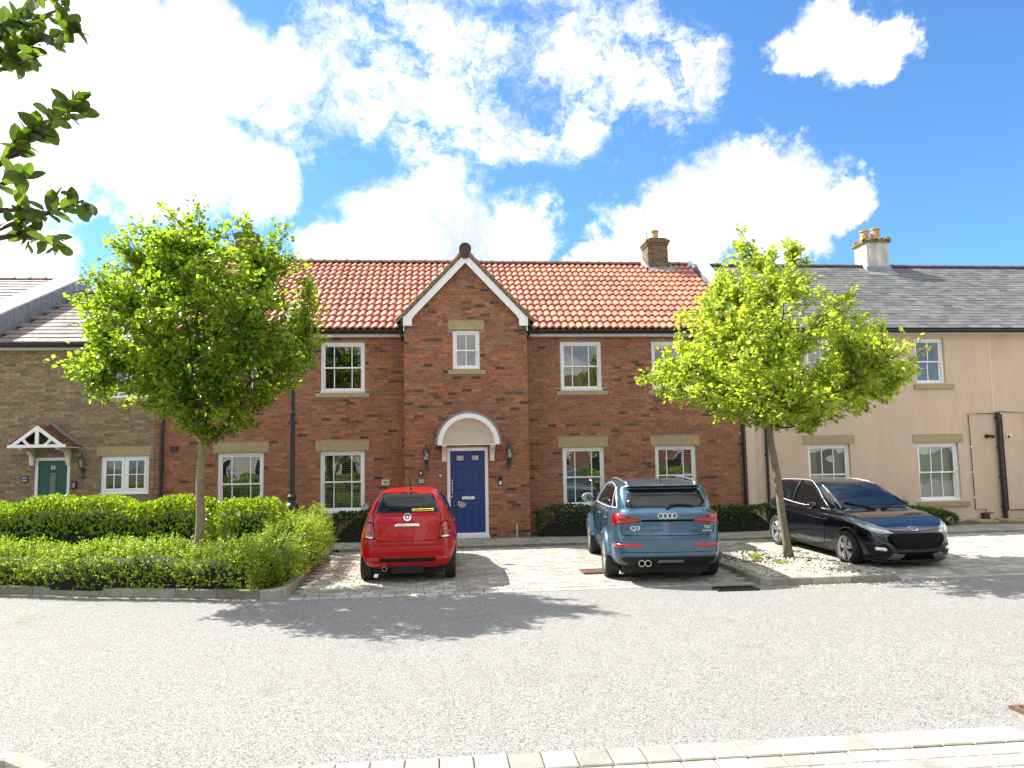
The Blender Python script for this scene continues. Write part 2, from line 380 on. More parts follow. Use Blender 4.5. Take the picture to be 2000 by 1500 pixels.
def kerb(name, pts, h, w=.125, step=.62, zf=lambda x, y: 0):
    """kerb stones laid along a polyline; w to the left of the walking direction"""
    root = None; pr = [block_proto(1, 1, 1, jit(c, .06), .06) for c in KC]
    k = 0
    base = MB()
    segs = []
    for a, b_ in zip(pts[:-1], pts[1:]):
        a, b_ = Vector(a), Vector(b_); L_ = (b_-a).length; n = max(1, round(L_/step)); d = (b_-a)/n; an = math.atan2(d.y, d.x); nrm = Vector((-d.y, d.x)).normalized()
        for i in range(n):
            p = a+d*(i+.5)+nrm*w/2; segs.append((p, an, d.length))
        base.add([(a.x, a.y, .001+zf(a.x, a.y)), (b_.x, b_.y, .001+zf(b_.x, b_.y)), (b_.x+nrm.x*w*.9, b_.y+nrm.y*w*.9, h*.6+zf(b_.x, b_.y)), (a.x+nrm.x*w*.9, a.y+nrm.y*w*.9, h*.6+zf(a.x, a.y))], [(0, 1, 2, 3)])
    root = base.build(name, m_joint); root['kind'] = 'structure'
    for p, an, l_ in segs:
        z = zf(p.x, p.y)
        me = pr[rnd.randrange(4)]
        H_ = h+.05+rnd.uniform(-.004, .004); q = MB(); c = me.c[0]; ch = .014; x, y = (l_-.008)/2, w/2
        q.add([(-x+ch*.4,-y+ch,H_),(x-ch*.4,-y+ch,H_),(x-ch*.4,y-ch,H_),(-x+ch*.4,y-ch,H_),(-x,-y,H_-ch),(x,-y,H_-ch),(x,y,H_-ch),(-x,y,H_-ch),(-x,-y,0),(x,-y,0),(x,y,0),(-x,y,0)],
              [(0,1,2,3)]+[(i, 4+i, 4+(i+1)%4, (i+1)%4)[::-1] for i in range(4)]+[(4+i, 8+i, 8+(i+1)%4, 4+(i+1)%4)[::-1] for i in range(4)], c)
        newobj('kerb_stone', q.mesh('kerb_stone', m_kerb), root, T(p.x, p.y, z-.05, an))
    return root
kerb('footpath_kerb', [(18, 16.33), (-2.1, 16.33)][::-1], .155, zf=lambda x, y: 0)
kerb('hedge_bed_kerb', [(-12.5, 14.5), (-6.9, 12.87), (-4.6, 12.15), (-2.62, 11.56), (-2.38, 11.6), (-2.27, 11.8), (-2.27, 16.33)], .13)
kerb('gravel_bed_kerb', [(4.9, 14.5), (4.88, 11.35), (5.0, 11.2), (6.9, 11.2), (7.08, 11.32), (7.1, 12.0)], .11)
sheet('planting_bed', [(-12.5, 14.65, .10), (-6.88, 12.98, .10), (-2.55, 11.68, .10), (-2.38, 11.8, .10), (-2.38, 18.6, .15), (-12.5, 18.6, .15)], m_soil)
sheet('gravel_bed', [(5.0, 11.32, .06), (7.05, 11.32, .03), (7.05, 14.5, .07), (5.0, 14.5, .09)], m_soil)
# loose pale stones
def rock_proto(col, r):
    b = bmesh.new(); bmesh.ops.create_icosphere(b, subdivisions=1, radius=1)
    for v in b.verts: v.co = v.co*r.uniform(.75, 1.15); v.co.z *= .65
    q = MB(); b.verts.ensure_lookup_table(); q.add([v.co[:] for v in b.verts], [tuple(v.index for v in f.verts) for f in b.faces], col); b.free(); return q
m_peb = pm('pale_gravel', rough=.85, attr=True, var=.2, vs=30)
pr = [rock_proto(jit(c, .1), rnd) for c in [(.46, .42, .34), (.40, .36, .29), (.52, .49, .42), (.33, .29, .22), (.44, .41, .36), (.28, .26, .22)]*2]
pl = []
for i in range(3300):
    x, y = rnd.uniform(5.02, 7.0), rnd.uniform(11.34, 14.4)
    if rnd.random() < .3: y = rnd.uniform(11.34, 12.8)
    z = .09+.02*math.sin(x*3+y)-max(0, x-6.2)*.035
    s = rnd.uniform(.014, .034); pl.append((rnd.randrange(12), Matrix.Translation((x, y, z)) @ Matrix.Rotation(rnd.uniform(0, 6.3), 4, 'Z') @ Matrix.Diagonal((s, s*rnd.uniform(.7, 1.2), s, 1)), 0))
for i in range(160):   # strays that spilled over the kerb on to the road
    x = rnd.uniform(5.0, 8.2); y = 11.15-abs(rnd.gauss(0, .16)); s = rnd.uniform(.008, .02)
    pl.append((rnd.randrange(12), Matrix.Translation((x, y, .004)) @ Matrix.Diagonal((s, s, s, 1)), 0))
gb = pieces('pebble', 'gravel', None, pr, pl, 0, m_peb)
tag(gb, 'pale loose gravel round the slim leaning tree trunk', 'gravel', kind='stuff')

# drain grates
m_rust = pm('rusty_cast_iron', (.13, .075, .045), .8, metal=.3, var=.4, vs=20, bump=.4)
def grate(x, y, z, rz, w, d, label, rust=True):
    t = thing('drain_grate', (x, y, z), label, 'drain', 'drain grates in the paving', rz); mt = m_rust if rust else m_iron
    q = MB()
    for a in ((-w/2, -w/2+.03), (w/2-.03, w/2)): q.box(a[0], a[1], -d/2, d/2, .0, .024)
    for a in ((-d/2, -d/2+.03), (d/2-.03, d/2)): q.box(-w/2+.03, w/2-.03, a[0], a[1], .0, .0235)
    q.build('grate_frame', mt, t, local=True)
    n = 9
    for i in range(n):
        xx = -w/2+.045+(w-.09)*i/(n-1); MB().box(xx-.012, xx+.012, -d/2+.03, d/2-.03, .004, .022).build('grate_bar', mt, t, local=True)
    MB().box(-w/2+.03, w/2-.03, -.012, .012, .003, .0185).build('cross_bar', mt, t, local=True)
    MB().box(-w/2+.028, w/2-.028, -d/2+.028, d/2-.028, -.001, .0035).build('sump', pm('sump_black', (.01, .01, .01), .9, var=0), t, local=True)
grate(2.62, 12.85, bz(12.85)+.012, 0, .46, .46, 'square rusty drain grate beside the blue car rear wheel')
grate(4.35, 11.02, .002, -.02, .62, .30, 'dark drain grate at the road edge by the gravel bed kerb', False)
grate(4.62, 5.50, .002, 0, .5, .30, 'rusty drain grate on the road near the block paving edge')

# ------------------------------------------------------------------ brickwork
REDB = [tuple(a*b for a, b in zip(c, (1.12, 1.06, 1.04))) for c in [(.275, .112, .055), (.31, .132, .066), (.25, .105, .056), (.22, .095, .053), (.285, .13, .07), (.33, .155, .085), (.20, .095, .058), (.115, .06, .04), (.08, .046, .035), (.255, .138, .082), (.30, .115, .054), (.23, .125, .077)]]
BUFFB = [(.30, .215, .115), (.27, .19, .105), (.33, .24, .13), (.245, .175, .10), (.22, .155, .09), (.285, .21, .12), (.19, .14, .09), (.31, .225, .125), (.26, .175, .095), (.23, .17, .11)]
def brick_proto(col):
    q = MB(); x, z, e = .5, .5, 0
    q.add([(-x,0,-z),(x,0,-z),(x,0,z),(-x,0,z),(-x,1,-z),(x,1,-z),(x,1,z),(-x,1,z)], [(0,1,2,3),(1,5,6,2),(4,0,3,7),(3,2,6,7),(4,5,1,0)], col); return q
RB = [brick_proto(c) for c in REDB]; BB = [brick_proto(c) for c in BUFFB]
def wall(house, name, org, u, length, z0, z1, holes, mat_m, protos, nind, weights=None, gable=None, thick=.26, bond=.225, course=.075):
    """brick leaf: org=(x,y) of the left end, u=(ux,uy) along the wall, outward normal to the right of u; holes=(u0,u1,z0,z1)"""
    ux, uy = u; nx, ny = uy, -ux
    def P(a, d, z): return (org[0]+ux*a-nx*d, org[1]+uy*a-ny*d, z)
    q = MB()
    us = sorted({0, length, *[h[0] for h in holes], *[h[1] for h in holes]}); zs = sorted({z0, z1, *[h[2] for h in holes], *[h[3] for h in holes]})
    us = [a for a in us if 0 <= a <= length]; zs = [a for a in zs if z0 <= a <= z1]
    for i in range(len(us)-1):
        for j in range(len(zs)-1):
            cu, cz = (us[i]+us[i+1])/2, (zs[j]+zs[j+1])/2
            if any(h[0] < cu < h[1] and h[2] < cz < h[3] for h in holes): continue
            for d, fl in ((.007, 0), (thick, 1)):
                f = [P(us[i], d, zs[j]), P(us[i+1], d, zs[j]), P(us[i+1], d, zs[j+1]), P(us[i], d, zs[j+1])]
                q.add(f[::-1] if fl else f, [(0, 1, 2, 3)])
    for h in holes:
        a, b, c, d = max(h[0], 0), min(h[1], length), max(h[2], z0), min(h[3], z1); t0, t1 = .007, thick
        q.add([P(a,t0,c),P(a,t1,c),P(a,t1,d),P(a,t0,d)], [(0,1,2,3)]); q.add([P(b,t0,c),P(b,t1,c),P(b,t1,d),P(b,t0,d)], [(3,2,1,0)])
        q.add([P(a,t0,d),P(b,t0,d),P(b,t1,d),P(a,t1,d)], [(3,2,1,0)]); q.add([P(a,t0,c),P(b,t0,c),P(b,t1,c),P(a,t1,c)], [(0,1,2,3)])
    if gable:  # triangle above z1: (peak u, peak z)
        g = [(0, z1), (length, z1), gable]
        q.add([P(a, .007, z) for a, z in g], [(0, 1, 2)]); q.add([P(a, thick, z) for a, z in g], [(2, 1, 0)])
    w = q.build(name, mat_m, house)
    pl = []; z = z0; row = 0; top = gable[1] if gable else z1
    ang = math.atan2(uy, ux)
    while z+.03 < top:
        zc = z+course/2; a0, a1 = 0, length
        if zc > z1:
            k = (gable[1]-zc)/(gable[1]-z1); a0, a1 = gable[0]*(1-k)+.02, gable[0]+(length-gable[0])*k-.02
        iv = [(a0, a1)]
        for h in holes:
            if h[2]-.02 < zc < h[3]+.02:
                nv = []
                for s, e in iv:
                    if h[1] <= s or h[0] >= e: nv.append((s, e)); continue
                    if h[0] > s: nv.append((s, h[0]))
                    if h[1] < e: nv.append((h[1], e))
                iv = nv
        s0 = -(bond/2 if row % 2 else 0)
        n0 = int((a1-s0)/bond)+2
        hh = min(.065, z1-z-.005) if not gable else .065
        for i in range(n0):
            b0, b1 = s0+i*bond+.005, s0+(i+1)*bond-.005
            for s, e in iv:
                c0, c1 = max(b0, s+.004), min(b1, e-.004)
                if c1-c0 < .035: continue
                k = rnd.choices(range(len(protos)), weights)[0] if weights else rnd.randrange(len(protos))
                pr = rnd.uniform(-.0015, .002); p = P((c0+c1)/2, -pr, z+hh/2+.005)
                m = Matrix.Translation(p) @ Matrix.Rotation(ang, 4, 'Z') @ Matrix.Diagonal((c1-c0, .03, hh, 1))
                pl.append((k, m, math.hypot(p[0], p[1])+abs(p[2]-2.2)*.6+(0 if c1-c0 > .2 else 5)))
        z += course; row += 1
    pieces('brick', 'brick_field', w, protos, pl, nind, m_brick)
    return w

# ------------------------------------------------------------------ windows and doors
def sash_window(house, x0, x1, z0, z1, y, cols=(.25, .5, .25), blind=None, mid=.5, rows=1, recess=.045):
    fy = y+recess; fw = .062
    q = MB()
    q.box(x0, x0+fw, fy, fy+.12, z0, z1).box(x1-fw, x1, fy, fy+.12, z0, z1).box(x0+fw, x1-fw, fy+.001, fy+.12, z1-fw, z1).box(x0-.012, x1+.012, fy-.03, fy+.12, z0-.028, z0+.03)
    w = q.build('window', m_white, house, bevel=.005)
    zi0, zi1 = z0+.03, z1-fw; zm = zi0+(zi1-zi0)*mid; a, b = x0+fw, x1-fw
    for k, (s0, s1, yy) in enumerate(((zm-.018, zi1, fy+.022), (zi0, zm+.018, fy+.062))):
        rl = .04; q = MB()
        q.box(a, a+rl, yy, yy+.038, s0, s1).box(b-rl, b, yy, yy+.038, s0, s1).box(a+rl, b-rl, yy+.001, yy+.038, s1-(.036 if k else rl), s1).box(a+rl, b-rl, yy+.001, yy+.038, s0, s0+(.036 if not k else .06))
        if not k:
            for xx in (a, b-.03): q.box(xx, xx+.03, yy+.002, yy+.03, s0-.05, s0)
        q.build('sash', m_white, w, bevel=.004)
        g0, g1, h0, h1 = a+rl, b-rl, s0+(.036 if not k else .06), s1-(.036 if k else rl)
        xs = [g0]
        for c in cols: xs.append(xs[-1]+(g1-g0)*c)
        for c in xs[1:-1]: MB().box(c-.011, c+.011, yy+.004, yy+.034, h0-.002, h1+.002).build('glazing_bar', m_white, w)
        hs = [h0+(h1-h0)*i/rows for i in range(rows+1)]
        for hh in hs[1:-1]: MB().box(g0-.002, g1+.002, yy+.005, yy+.033, hh-.01, hh+.01).build('glazing_bar', m_white, w)
        for i in range(len(cols)):
            for j in range(rows):
                MB().add([(xs[i]+.004, yy+.02, hs[j]+.002), (xs[i+1]-.004, yy+.02, hs[j]+.002), (xs[i+1]-.004, yy+.02, hs[j+1]-.002), (xs[i]+.004, yy+.02, hs[j+1]-.002)], [(0, 1, 2, 3)]).build('pane', m_glass, w)
    by = fy+.19
    if blind == 'slats':
        q = MB(); n = int((zi1-zi0)/.045)
        for i in range(n):
            zz = zi1-.05-i*.045; q.add([(a+.02, by, zz), (b-.02, by, zz), (b-.02, by+.036, zz+.019), (a+.02, by+.036, zz+.019)], [(0, 1, 2, 3)])
        q.box(a+.02, b-.02, by-.01, by+.04, zi1-.045, zi1)
        q.build('blind', m_blind, w)
    elif blind in ('curtain', 'pair'):
        q = MB(); n = 60
        rng_ = [(a, b)] if blind == 'curtain' else [(a-.05, a+(b-a)*.30), (b-(b-a)*.24, b+.05)]
        for s, e in rng_:
            V = []
            for i in range(n+1):
                xx = s+(e-s)*i/n; yy = by+.05+.028*math.sin(i*1.9)+.01*math.sin(i*.7)
                V += [(xx, yy, zi0-.1), (xx, yy, zi1+.05)]
            q.add(V, [(2*i, 2*i+2, 2*i+3, 2*i+1) for i in range(n)])
        q.build('curtain', m_curtain, w, smooth=True)
    return w
def stone(house, name, x0, x1, z0, z1, y, proud=.012, depth=.16):
    return MB().box(x0, x1, y-proud, y+depth, z0, z1).build(name, m_stone, house, bevel=.006)
def shell(house, x0, x1, y0, y1, z0, z1, floor=2.75):
    """party walls, rear wall and floors that close the house behind its front"""
    q = MB()
    q.box(x0+.002, x0+.2, y0, y1, z0, z1).box(x1-.2, x1-.002, y0, y1, z0, z1).box(x0+.2, x1-.2, y1-.2, y1, z0, z1)
    q.box(x0+.2, x1-.2, y0, y1-.2, floor-.12, floor).box(x0+.2, x1-.2, y0, y1-.2, z1-.1, z1).box(x0+.2, x1-.2, y0, y1-.2, z0, z0+.02)
    mid = y0+2.6; q.box(x0+.2, x1-.2, mid, mid+.1, z0+.02, floor-.12).box(x0+.2, x1-.2, mid, mid+.1, floor, z1-.1)
    return q.build('inner_walls', m_room, house)
def downpipe(house, x, y, z0, z1, r=.034, name='downpipe', top_to=None, n=4):
    pts = [(x, y, z0+.02), (x, y, z1)]
    if top_to: pts += [top_to]
    p = MB().tube(pts, r, 10).build(name, m_black, house, smooth=False)
    for i in range(n):
        z = z0+.35+(z1-z0-.5)*i/max(1, n-1)
        MB().lathe([(r*1.28, -.025), (r*1.35, 0), (r*1.28, .025)], (x, y, z), 10).box(x-.055, x+.055, y+r*.6, y+r+.012, z-.018, z+.018).build('pipe_bracket', m_black, p)
    return p
def gutter(house, x0, x1, y, z, fascia=None):
    q = MB(); r = .062; n = 8; V = []; 
    for xx in (x0, x1):
        for i in range(n+1):
            a = math.pi*i/n; V.append((xx, y-r*math.cos(a), z-r*math.sin(a)*1.05))
    m = n+1; q.add(V, [(i, i+1, m+i+1, m+i) for i in range(n)])
    V2 = [(v[0], y+(v[1]-y)*.93, z+(v[2]-z)*.93) for v in V]; q.add(V2, [(m+i, m+i+1, i+1, i) for i in range(n)])
    q.box(x0, x1, y-r-.004, y-r+.005, z-.012, z+.006)
    for xx in np.arange(x0+.4, x1, 1.9): q.box(xx-.035, xx+.035, y-r-.008, y+.0, z-.045, z-.004)
    g = q.build('gutter', m_black, house)
    if fascia: MB().box(x0, x1, fascia[0], fascia[0]+.022, fascia[1], fascia[2]).build('fascia', m_white, house)
    return g
# ------------------------------------------------------------------ roofs
def slope_frame(y0, z0, y1, z1):
    d = Vector((0, y1-y0, z1-z0)); Ln = d.length; d /= Ln; n = Vector((1, 0, 0)).cross(d)
    return d, n, Ln
def tmat(x, p, d, n, tilt=0):
    m = Matrix(((1, 0, 0), tuple(d), tuple(n))).transposed().to_4x4(); m.translation = (x, p.y, p.z)
    return m @ Matrix.Rotation(tilt, 4, 'X')
def pantile(w, l, col):
    q = MB(); n = 10; V = []
    for i in range(n+1):
        t = i/n; z = (.058*math.sin(math.pi/2*t/.74)**1.25 if t < .74 else .029*(1+math.cos(math.pi*(t-.74)/.26)))-.026
        V.append((t*w*1.02, z))
    A = [(x, 0, z+.060) for x, z in V]; B = [(x, l, z*.94) for x, z in V]; Cc = [(x, .004, z+.006) for x, z in V]
    m = n+1; q.add(A+B+Cc, [(i, i+1, m+i+1, m+i) for i in range(n)]+[(2*m+i, 2*m+i+1, i+1, i) for i in range(n)], col); return q
def flat_tile(w, l, th, col):
    q = MB(); q.box(0, w, 0, l, 0, th, col)
    for i in range(4, 8): x, y, z = q.v[i]; q.v[i] = (x, y, z if y == 0 else .003)
    for i in (0, 1): x, y, z = q.v[i]; q.v[i] = (x, y, -.002)
    return q
def tiled_slope(house, name, x0, x1, y0, z0, y1, z1, kind, cols, w, rows, nind, mat, skip=None, under=(.08, .05, .04)):
    d, n, Ln = slope_frame(y0, z0, y1, z1); g = Ln/rows
    b = MB().add([(x0, y0, z0-.03), (x1, y0, z0-.03), (x1, y1, z1-.03), (x0, y1, z1-.03), (x0, y0, z0-.12), (x1, y0, z0-.12), (x1, y1, z1-.12), (x0, y1, z1-.12)],
                 [(0, 1, 2, 3), (7, 6, 5, 4), (0, 4, 5, 1), (1, 5, 6, 2), (2, 6, 7, 3), (3, 7, 4, 0)])
    r = b.build(name, pm('roof_underlay', under, .9, var=.1), house)
    protos = [(pantile(w, g+.07, c) if kind == 'pan' else flat_tile(w-.006, g+.04, .036 if kind == 'flat' else .020, c)) for c in cols]
    nx = int(round((x1-x0)/w)); w2 = (x1-x0)/nx; pl = []
    for j in range(rows):
        for i in range(-1 if kind != 'pan' else 0, nx):
            x = x0+i*w2+(w2/2 if kind != 'pan' and j % 2 else 0)
            if x < x0-.001 or x+w2 > x1+w2*.1: continue
            p = Vector((0, y0, z0))+d*(g*j)+n*(rnd.uniform(-.003, .003))
            if skip and skip(x+w2/2, p.y+.15, p.z): continue
            m = tmat(x, p, d, n, R(.9) if kind == 'pan' else R(1.6)) @ Matrix.Diagonal((w2/w, 1, 1, 1)) @ Matrix.Rotation(rnd.uniform(-.004, .004), 4, 'Z')
            pl.append((rnd.randrange(len(protos)), m, math.hypot(x, p.y)+j*.02+(0 if -1.9 < x < 4.9 else 3)))
    pieces('roof_tile', 'roof_tile_field', r, protos, pl, nind, mat, smooth=False)
    return r
def ridge(house, x0, x1, y, z, r, step, mat, cols, name='ridge_tile'):
    n = max(1, round((x1-x0)/step)); st = (x1-x0)/n
    prs = []
    for c in cols:
        q = MB(); k = 8; V = []
        for a, rr in ((0, r*1.16), (.05, r*1.16), (.05, r), (st, r)):
            for i in range(k+1):
                an = math.pi*i/k; V.append((a, -rr*math.cos(an), rr*math.sin(an)*.8))
        m = k+1; q.add(V, [(s*m+i, (s+1)*m+i, (s+1)*m+i+1, s*m+i+1) for s in range(3) for i in range(k)]+[tuple(range(m))], c); prs.append(q)
    ms = [q.mesh(name, mat) for q in prs]
    for i in range(n): newobj(name, rnd.choice(ms), house, T(x0+i*st, y, z+rnd.uniform(-.004, .004)))
TILC = [(.41, .14, .075), (.45, .165, .09), (.37, .12, .07), (.49, .19, .11), (.39, .145, .085), (.43, .145, .078), (.33, .105, .065), (.46, .175, .11)]

YM, YE = 18.45, 17.7
# ------------------------------------------------------------------ red brick house
HX0, HX1 = -6.62, 7.70
bh = thing('brick_house', (.5, 20, .15), 'long red brick house with orange pantile roof and white trimmed gabled entrance bay', 'house')
LW = [(-5.19, -4.13), (-2.82, -1.77)]; RW = [(3.04, 4.08), (5.37, 6.42)]
GZ, FZ = (.78, 2.22), (3.65, 4.86)
EX0, EX1, EC = -.79, 2.12, .665
def holes_for(ws, org):
    h = []
    for a, b in ws:
        h += [(a-org, b-org, GZ[0]-.03, GZ[1]), (a-.11-org, b+.11-org, GZ[1], GZ[1]+.225), (a-org, b-org, FZ[0], FZ[1]), (a-.12-org, b+.12-org, FZ[0]-.14, FZ[0]), (a-.12-org, b+.12-org, GZ[0]-.15, GZ[0]-.02)]
    return h
wts = [9, 9, 9, 8, 8, 6, 7, 3.2, 2, 7, 8, 7]
ZT = 5.0
wall(bh, 'wall', (HX0, YM), (1, 0), EX0-HX0, .1, ZT, holes_for(LW, HX0), m_mortar, RB, 120, wts)
wall(bh, 'wall', (EX1, YM), (1, 0), HX1-EX1, .1, ZT, holes_for(RW, EX1), m_mortar, RB, 120, wts)
o_ = EX0
wall(bh, 'bay_wall', (EX0, YE), (1, 0), EX1-EX0, .1, 5.15, [(.19-o_, 1.15-o_, .16, 2.25), (.35-o_, .99-o_, 4.10, 5.02), (.25-o_, 1.10-o_, 5.03, 5.24), (.23-o_, 1.11-o_, 3.965, 4.085)], m_mortar, RB, 300, wts, gable=(EC-o_, 6.78))
wall(bh, 'bay_side_wall', (EX0, YM), (0, -1), YM-YE, .1, 5.1, [], m_mortar, RB, 20, wts)
wall(bh, 'bay_side_wall', (EX1, YE), (0, 1), YM-YE, .1, 5.1, [], m_mortar, RB, 20, wts)
shell(bh, HX0, HX1, YM+.26, 25.6, .1, 5.02)
MB().box(EX0+.27, EX1-.27, YE+.3, YM+.24, .12, .16).box(EX0+.27, EX0+.3, YE+.28, YM+.3, .16, 5).box(EX1-.3, EX1-.27, YE+.28, YM+.3, .16, 5).box(EX0+.3, EX1-.3, YE+.28, YM+.3, 5.0, 5.04).build('inner_walls', m_room, bh)
for k, (a, b) in enumerate(LW+RW):
    sash_window(bh, a, b, GZ[0], GZ[1], YM, blind='slats'); sash_window(bh, a, b, FZ[0], FZ[1], YM)
    stone(bh, 'lintel', a-.11, b+.11, GZ[1], GZ[1]+.225, YM); stone(bh, 'sill', a-.12, b+.12, FZ[0]-.14, FZ[0]-.029, YM, .045); stone(bh, 'sill', a-.12, b+.12, GZ[0]-.15, GZ[0]-.03, YM, .045)
sash_window(bh, .35, .99, 4.10, 5.02, YE, cols=(.5, .5)); stone(bh, 'lintel', .25, 1.10, 5.03, 5.24, YE); stone(bh, 'sill', .23, 1.11, 3.965, 4.07, YE, .05)
# main roof
EVY, EVZ, RGY, RGZ = 18.16, 5.13, 22.2, 7.80
def in_bay(x, y, z):
    hw = (6.98-z)/1.07   # half width of the bay roof at this height
    return abs(x-EC) < hw-.16 and z < 6.9
rf = tiled_slope(bh, 'roof', HX0, HX1+.02, EVY, EVZ, RGY, RGZ, 'pan', TILC, .18, 13, 300, m_tile, skip=in_bay)
tiled_slope(bh, 'rear_roof', HX0, HX1, 26.1, EVZ, RGY, RGZ, 'flat', TILC, .5, 10, 0, m_tile)
ridge(bh, HX0, 6.2, RGY, RGZ+.0, .13, .33, m_tile, [(.13, .05, .035), (.16, .055, .035), (.11, .045, .035)])
ridge(bh, 7.05, HX1, RGY, RGZ+.0, .13, .33, m_tile, [(.13, .05, .035), (.16, .055, .035)])
MB().add([(HX0, 18.5, 5.0), (HX0, 25.6, 5.0), (HX0, RGY, RGZ-.12), (HX0+.2, 18.5, 5.0), (HX0+.2, 25.6, 5.0), (HX0+.2, RGY, RGZ-.12)], [(0, 2, 1), (3, 4, 5), (0, 3, 5, 2), (1, 2, 5, 4)]).build('gable_end', m_mortar, bh)
for a, b in ((HX0, EX0-.02), (EX1+.02, HX1)): gutter(bh, a, b, 18.17, 5.09, (18.26, 4.965, 5.08)); MB().box(a, b, 18.282, YM+.1, 4.968, 4.99).build('soffit', m_white, bh)
# bay roof: steep pantile slopes, white barge boards, ridge end
BZ0, BZ1, BH = 5.22, 6.93, 1.62   # eave height, ridge height, half span
m_verge = pm('verge_mortar', (.20, .15, .09), .9, var=.3, vs=15, bump=.5, grime=.4, gcol=(.10, .11, .05), gs=8)
for s in (-1, 1):
    a, b = Vector((EC+s*BH, 0, BZ0)), Vector((EC, 0, BZ1)); dd = (b-a); Ln = dd.length; dd.normalize(); nn = Vector((-dd.z*s*-1, 0, abs(dd.x))) if False else Vector((s*dd.z, 0, abs(dd.x)))
    q = MB(); rows = 6; g = Ln/rows
    sl = MB().add([(a.x, YE-.10, a.z-.02), (b.x, YE-.10, b.z-.02), (b.x, 21.2, b.z-.02), (a.x, YM+.5, a.z-.02), (a.x-s*.05, YE-.10, a.z-.09), (b.x, YE-.10, b.z-.10), (b.x, 21.2, b.z-.10), (a.x-s*.05, YM+.5, a.z-.09)],
                  [(0, 1, 2, 3), (7, 6, 5, 4), (0, 4, 5, 1), (3, 7, 4, 0)]).build('bay_roof', pm('roof_underlay'), bh)
    protos = [pantile(.18, g+.06, c) for c in TILC]; pl = []
    for j in range(rows):
        for i in range(19):
            y = YE-.12+.18*i; p = a+dd*(g*j)
            zroof = EVZ+(y-EVY)*(RGZ-EVZ)/(RGY-EVY)
            if zroof > p.z+.25: continue
            m = Matrix(((0, -s*1, 0), tuple(dd), tuple(nn))).transposed().to_4x4()
            if s == 1: m = Matrix(((0, 1, 0), tuple(dd), tuple(nn))).transposed().to_4x4(); m.translation = (p.x, y, p.z)
            else: m = Matrix(((0, -1, 0), tuple(dd), tuple(nn))).transposed().to_4x4(); m.translation = (p.x, y+.18, p.z)
            pl.append((rnd.randrange(8), m, y))
    pieces('roof_tile', 'roof_tile_field', sl, protos, pl, 0, m_tile)
    # verge: bedded tile edge over a white barge board with a square foot
    vg = MB(); sg = 10
    for i in range(sg):
        p0, p1 = a+dd*(Ln*i/sg), a+dd*(Ln*(i+1)/sg-.006); o2 = nn*(.035 if i % 2 else .03)
        vg.add([(p0.x, YE-.15, p0.z-.045), (p1.x, YE-.15, p1.z-.06), (p1.x+o2.x, YE-.15, p1.z+o2.z), (p0.x+o2.x*1.5, YE-.15, p0.z+o2.z*1.5), (p0.x, YE-.05, p0.z-.045), (p1.x, YE-.05, p1.z-.06), (p1.x+o2.x, YE-.05, p1.z+o2.z), (p0.x+o2.x*1.5, YE-.05, p0.z+o2.z*1.5)],
               [(0, 1, 2, 3), (7, 6, 5, 4), (0, 4, 5, 1), (3, 2, 6, 7), (0, 3, 7, 4), (1, 5, 6, 2)])
    vg.build('verge', m_verge, bh)
    x_ = lambda v: EC+s*v
    bar = [(x_(1.475), 5.11), (x_(1.475), 5.33), (x_(1.43), 5.345), (x_(0), 6.86), (x_(0), 6.63), (x_(1.20), 5.36), (x_(1.265), 5.27), (x_(1.265), 5.11)]
    bq = MB().prism(bar if s > 0 else bar[::-1], YE-.12, YE-.055, 'y'); bo = bq.build('barge_board', m_white, bh, bevel=.004)
    # short eaves gutter stop-end of the bay
    MB().tube([(EC+s*1.55, YE-.1, 5.17), (EC+s*1.55, YM-.2, 5.17)], .055, 10).build('bay_gutter', m_black, bh)
    MB().box(EC+s*1.46-.01, EC+s*1.46+.01, YE-.05, YM-.1, 5.0, 5.22).build('bay_fascia', m_white, bh)
    MB().tube([(EC+s*1.55, YE+.12, 5.14), (EC+s*1.53, YE+.2, 4.95), (EC+s*1.52, YM-.08, 4.9)], .03, 8).build('swan_neck', m_black, bh)
q = MB(); q.lathe([(.145, 0), (.145, 3.0)], (EC, YE-.17, 6.96), 18, 'y'); q.build('bay_ridge', pm('dark_ridge', (.06, .028, .022), .6, var=.2), bh)
MB().prism([(EC-.09, 6.87), (EC+.09, 6.87), (EC+.065, 6.73), (EC-.065, 6.73)], YE-.165, YE-.1).build('ridge_end_mortar', pm('dark_ridge'), bh)
# chimneys
def brick_chimney(house, x0, x1, y0, y1, z0, z1, pot, cap=.05):
    w = wall(house, 'chimney', (x0, y0), (1, 0), x1-x0, z0, z1, [], m_mortar2, BB2, 12, thick=.1)
    wall(house, 'chimney_side', (x0, y1), (0, -1), y1-y0, z0, z1, [], m_mortar2, BB2, 12, thick=.1)
    wall(house, 'chimney_side', (x1, y0), (0, 1), y1-y0, z0, z1, [], m_mortar2, BB2, 0, thick=.1)
    q = MB()
    q.box(x0+.1, x1-.1, y0+.1, y1, z0, z1-.02)
    q.box(x0-.03, x1+.03, y0-.03, y1+.03, z1, z1+.075).box(x0-.06, x1+.06, y0-.06, y1+.06, z1+.077, z1+.16)
    q.prism([(x0-.03, z1+.16), (x1+.03, z1+.16), (x1-.08, z1+.22), (x0+.08, z1+.22)], y0-.02, y1+.02)
    q.build('chimney_cap', pm('mossy_brick', (.15, .115, .06), .95, var=.4, vs=14, bump=.8, bs=60, grime=.6, gcol=(.12, .13, .03), gs=9), house)
    for px, py in pot:
        MB().lathe([(.12, 0), (.125, .06), (.105, .08), (.10, .27), (.125, .285), (.125, .33), (.10, .335), (.09, .2)], (px, py, z1+.20), 18).build('chimney_pot', pm('buff_pot', (.45, .30, .13), .85, var=.25, vs=9), house, smooth=False)
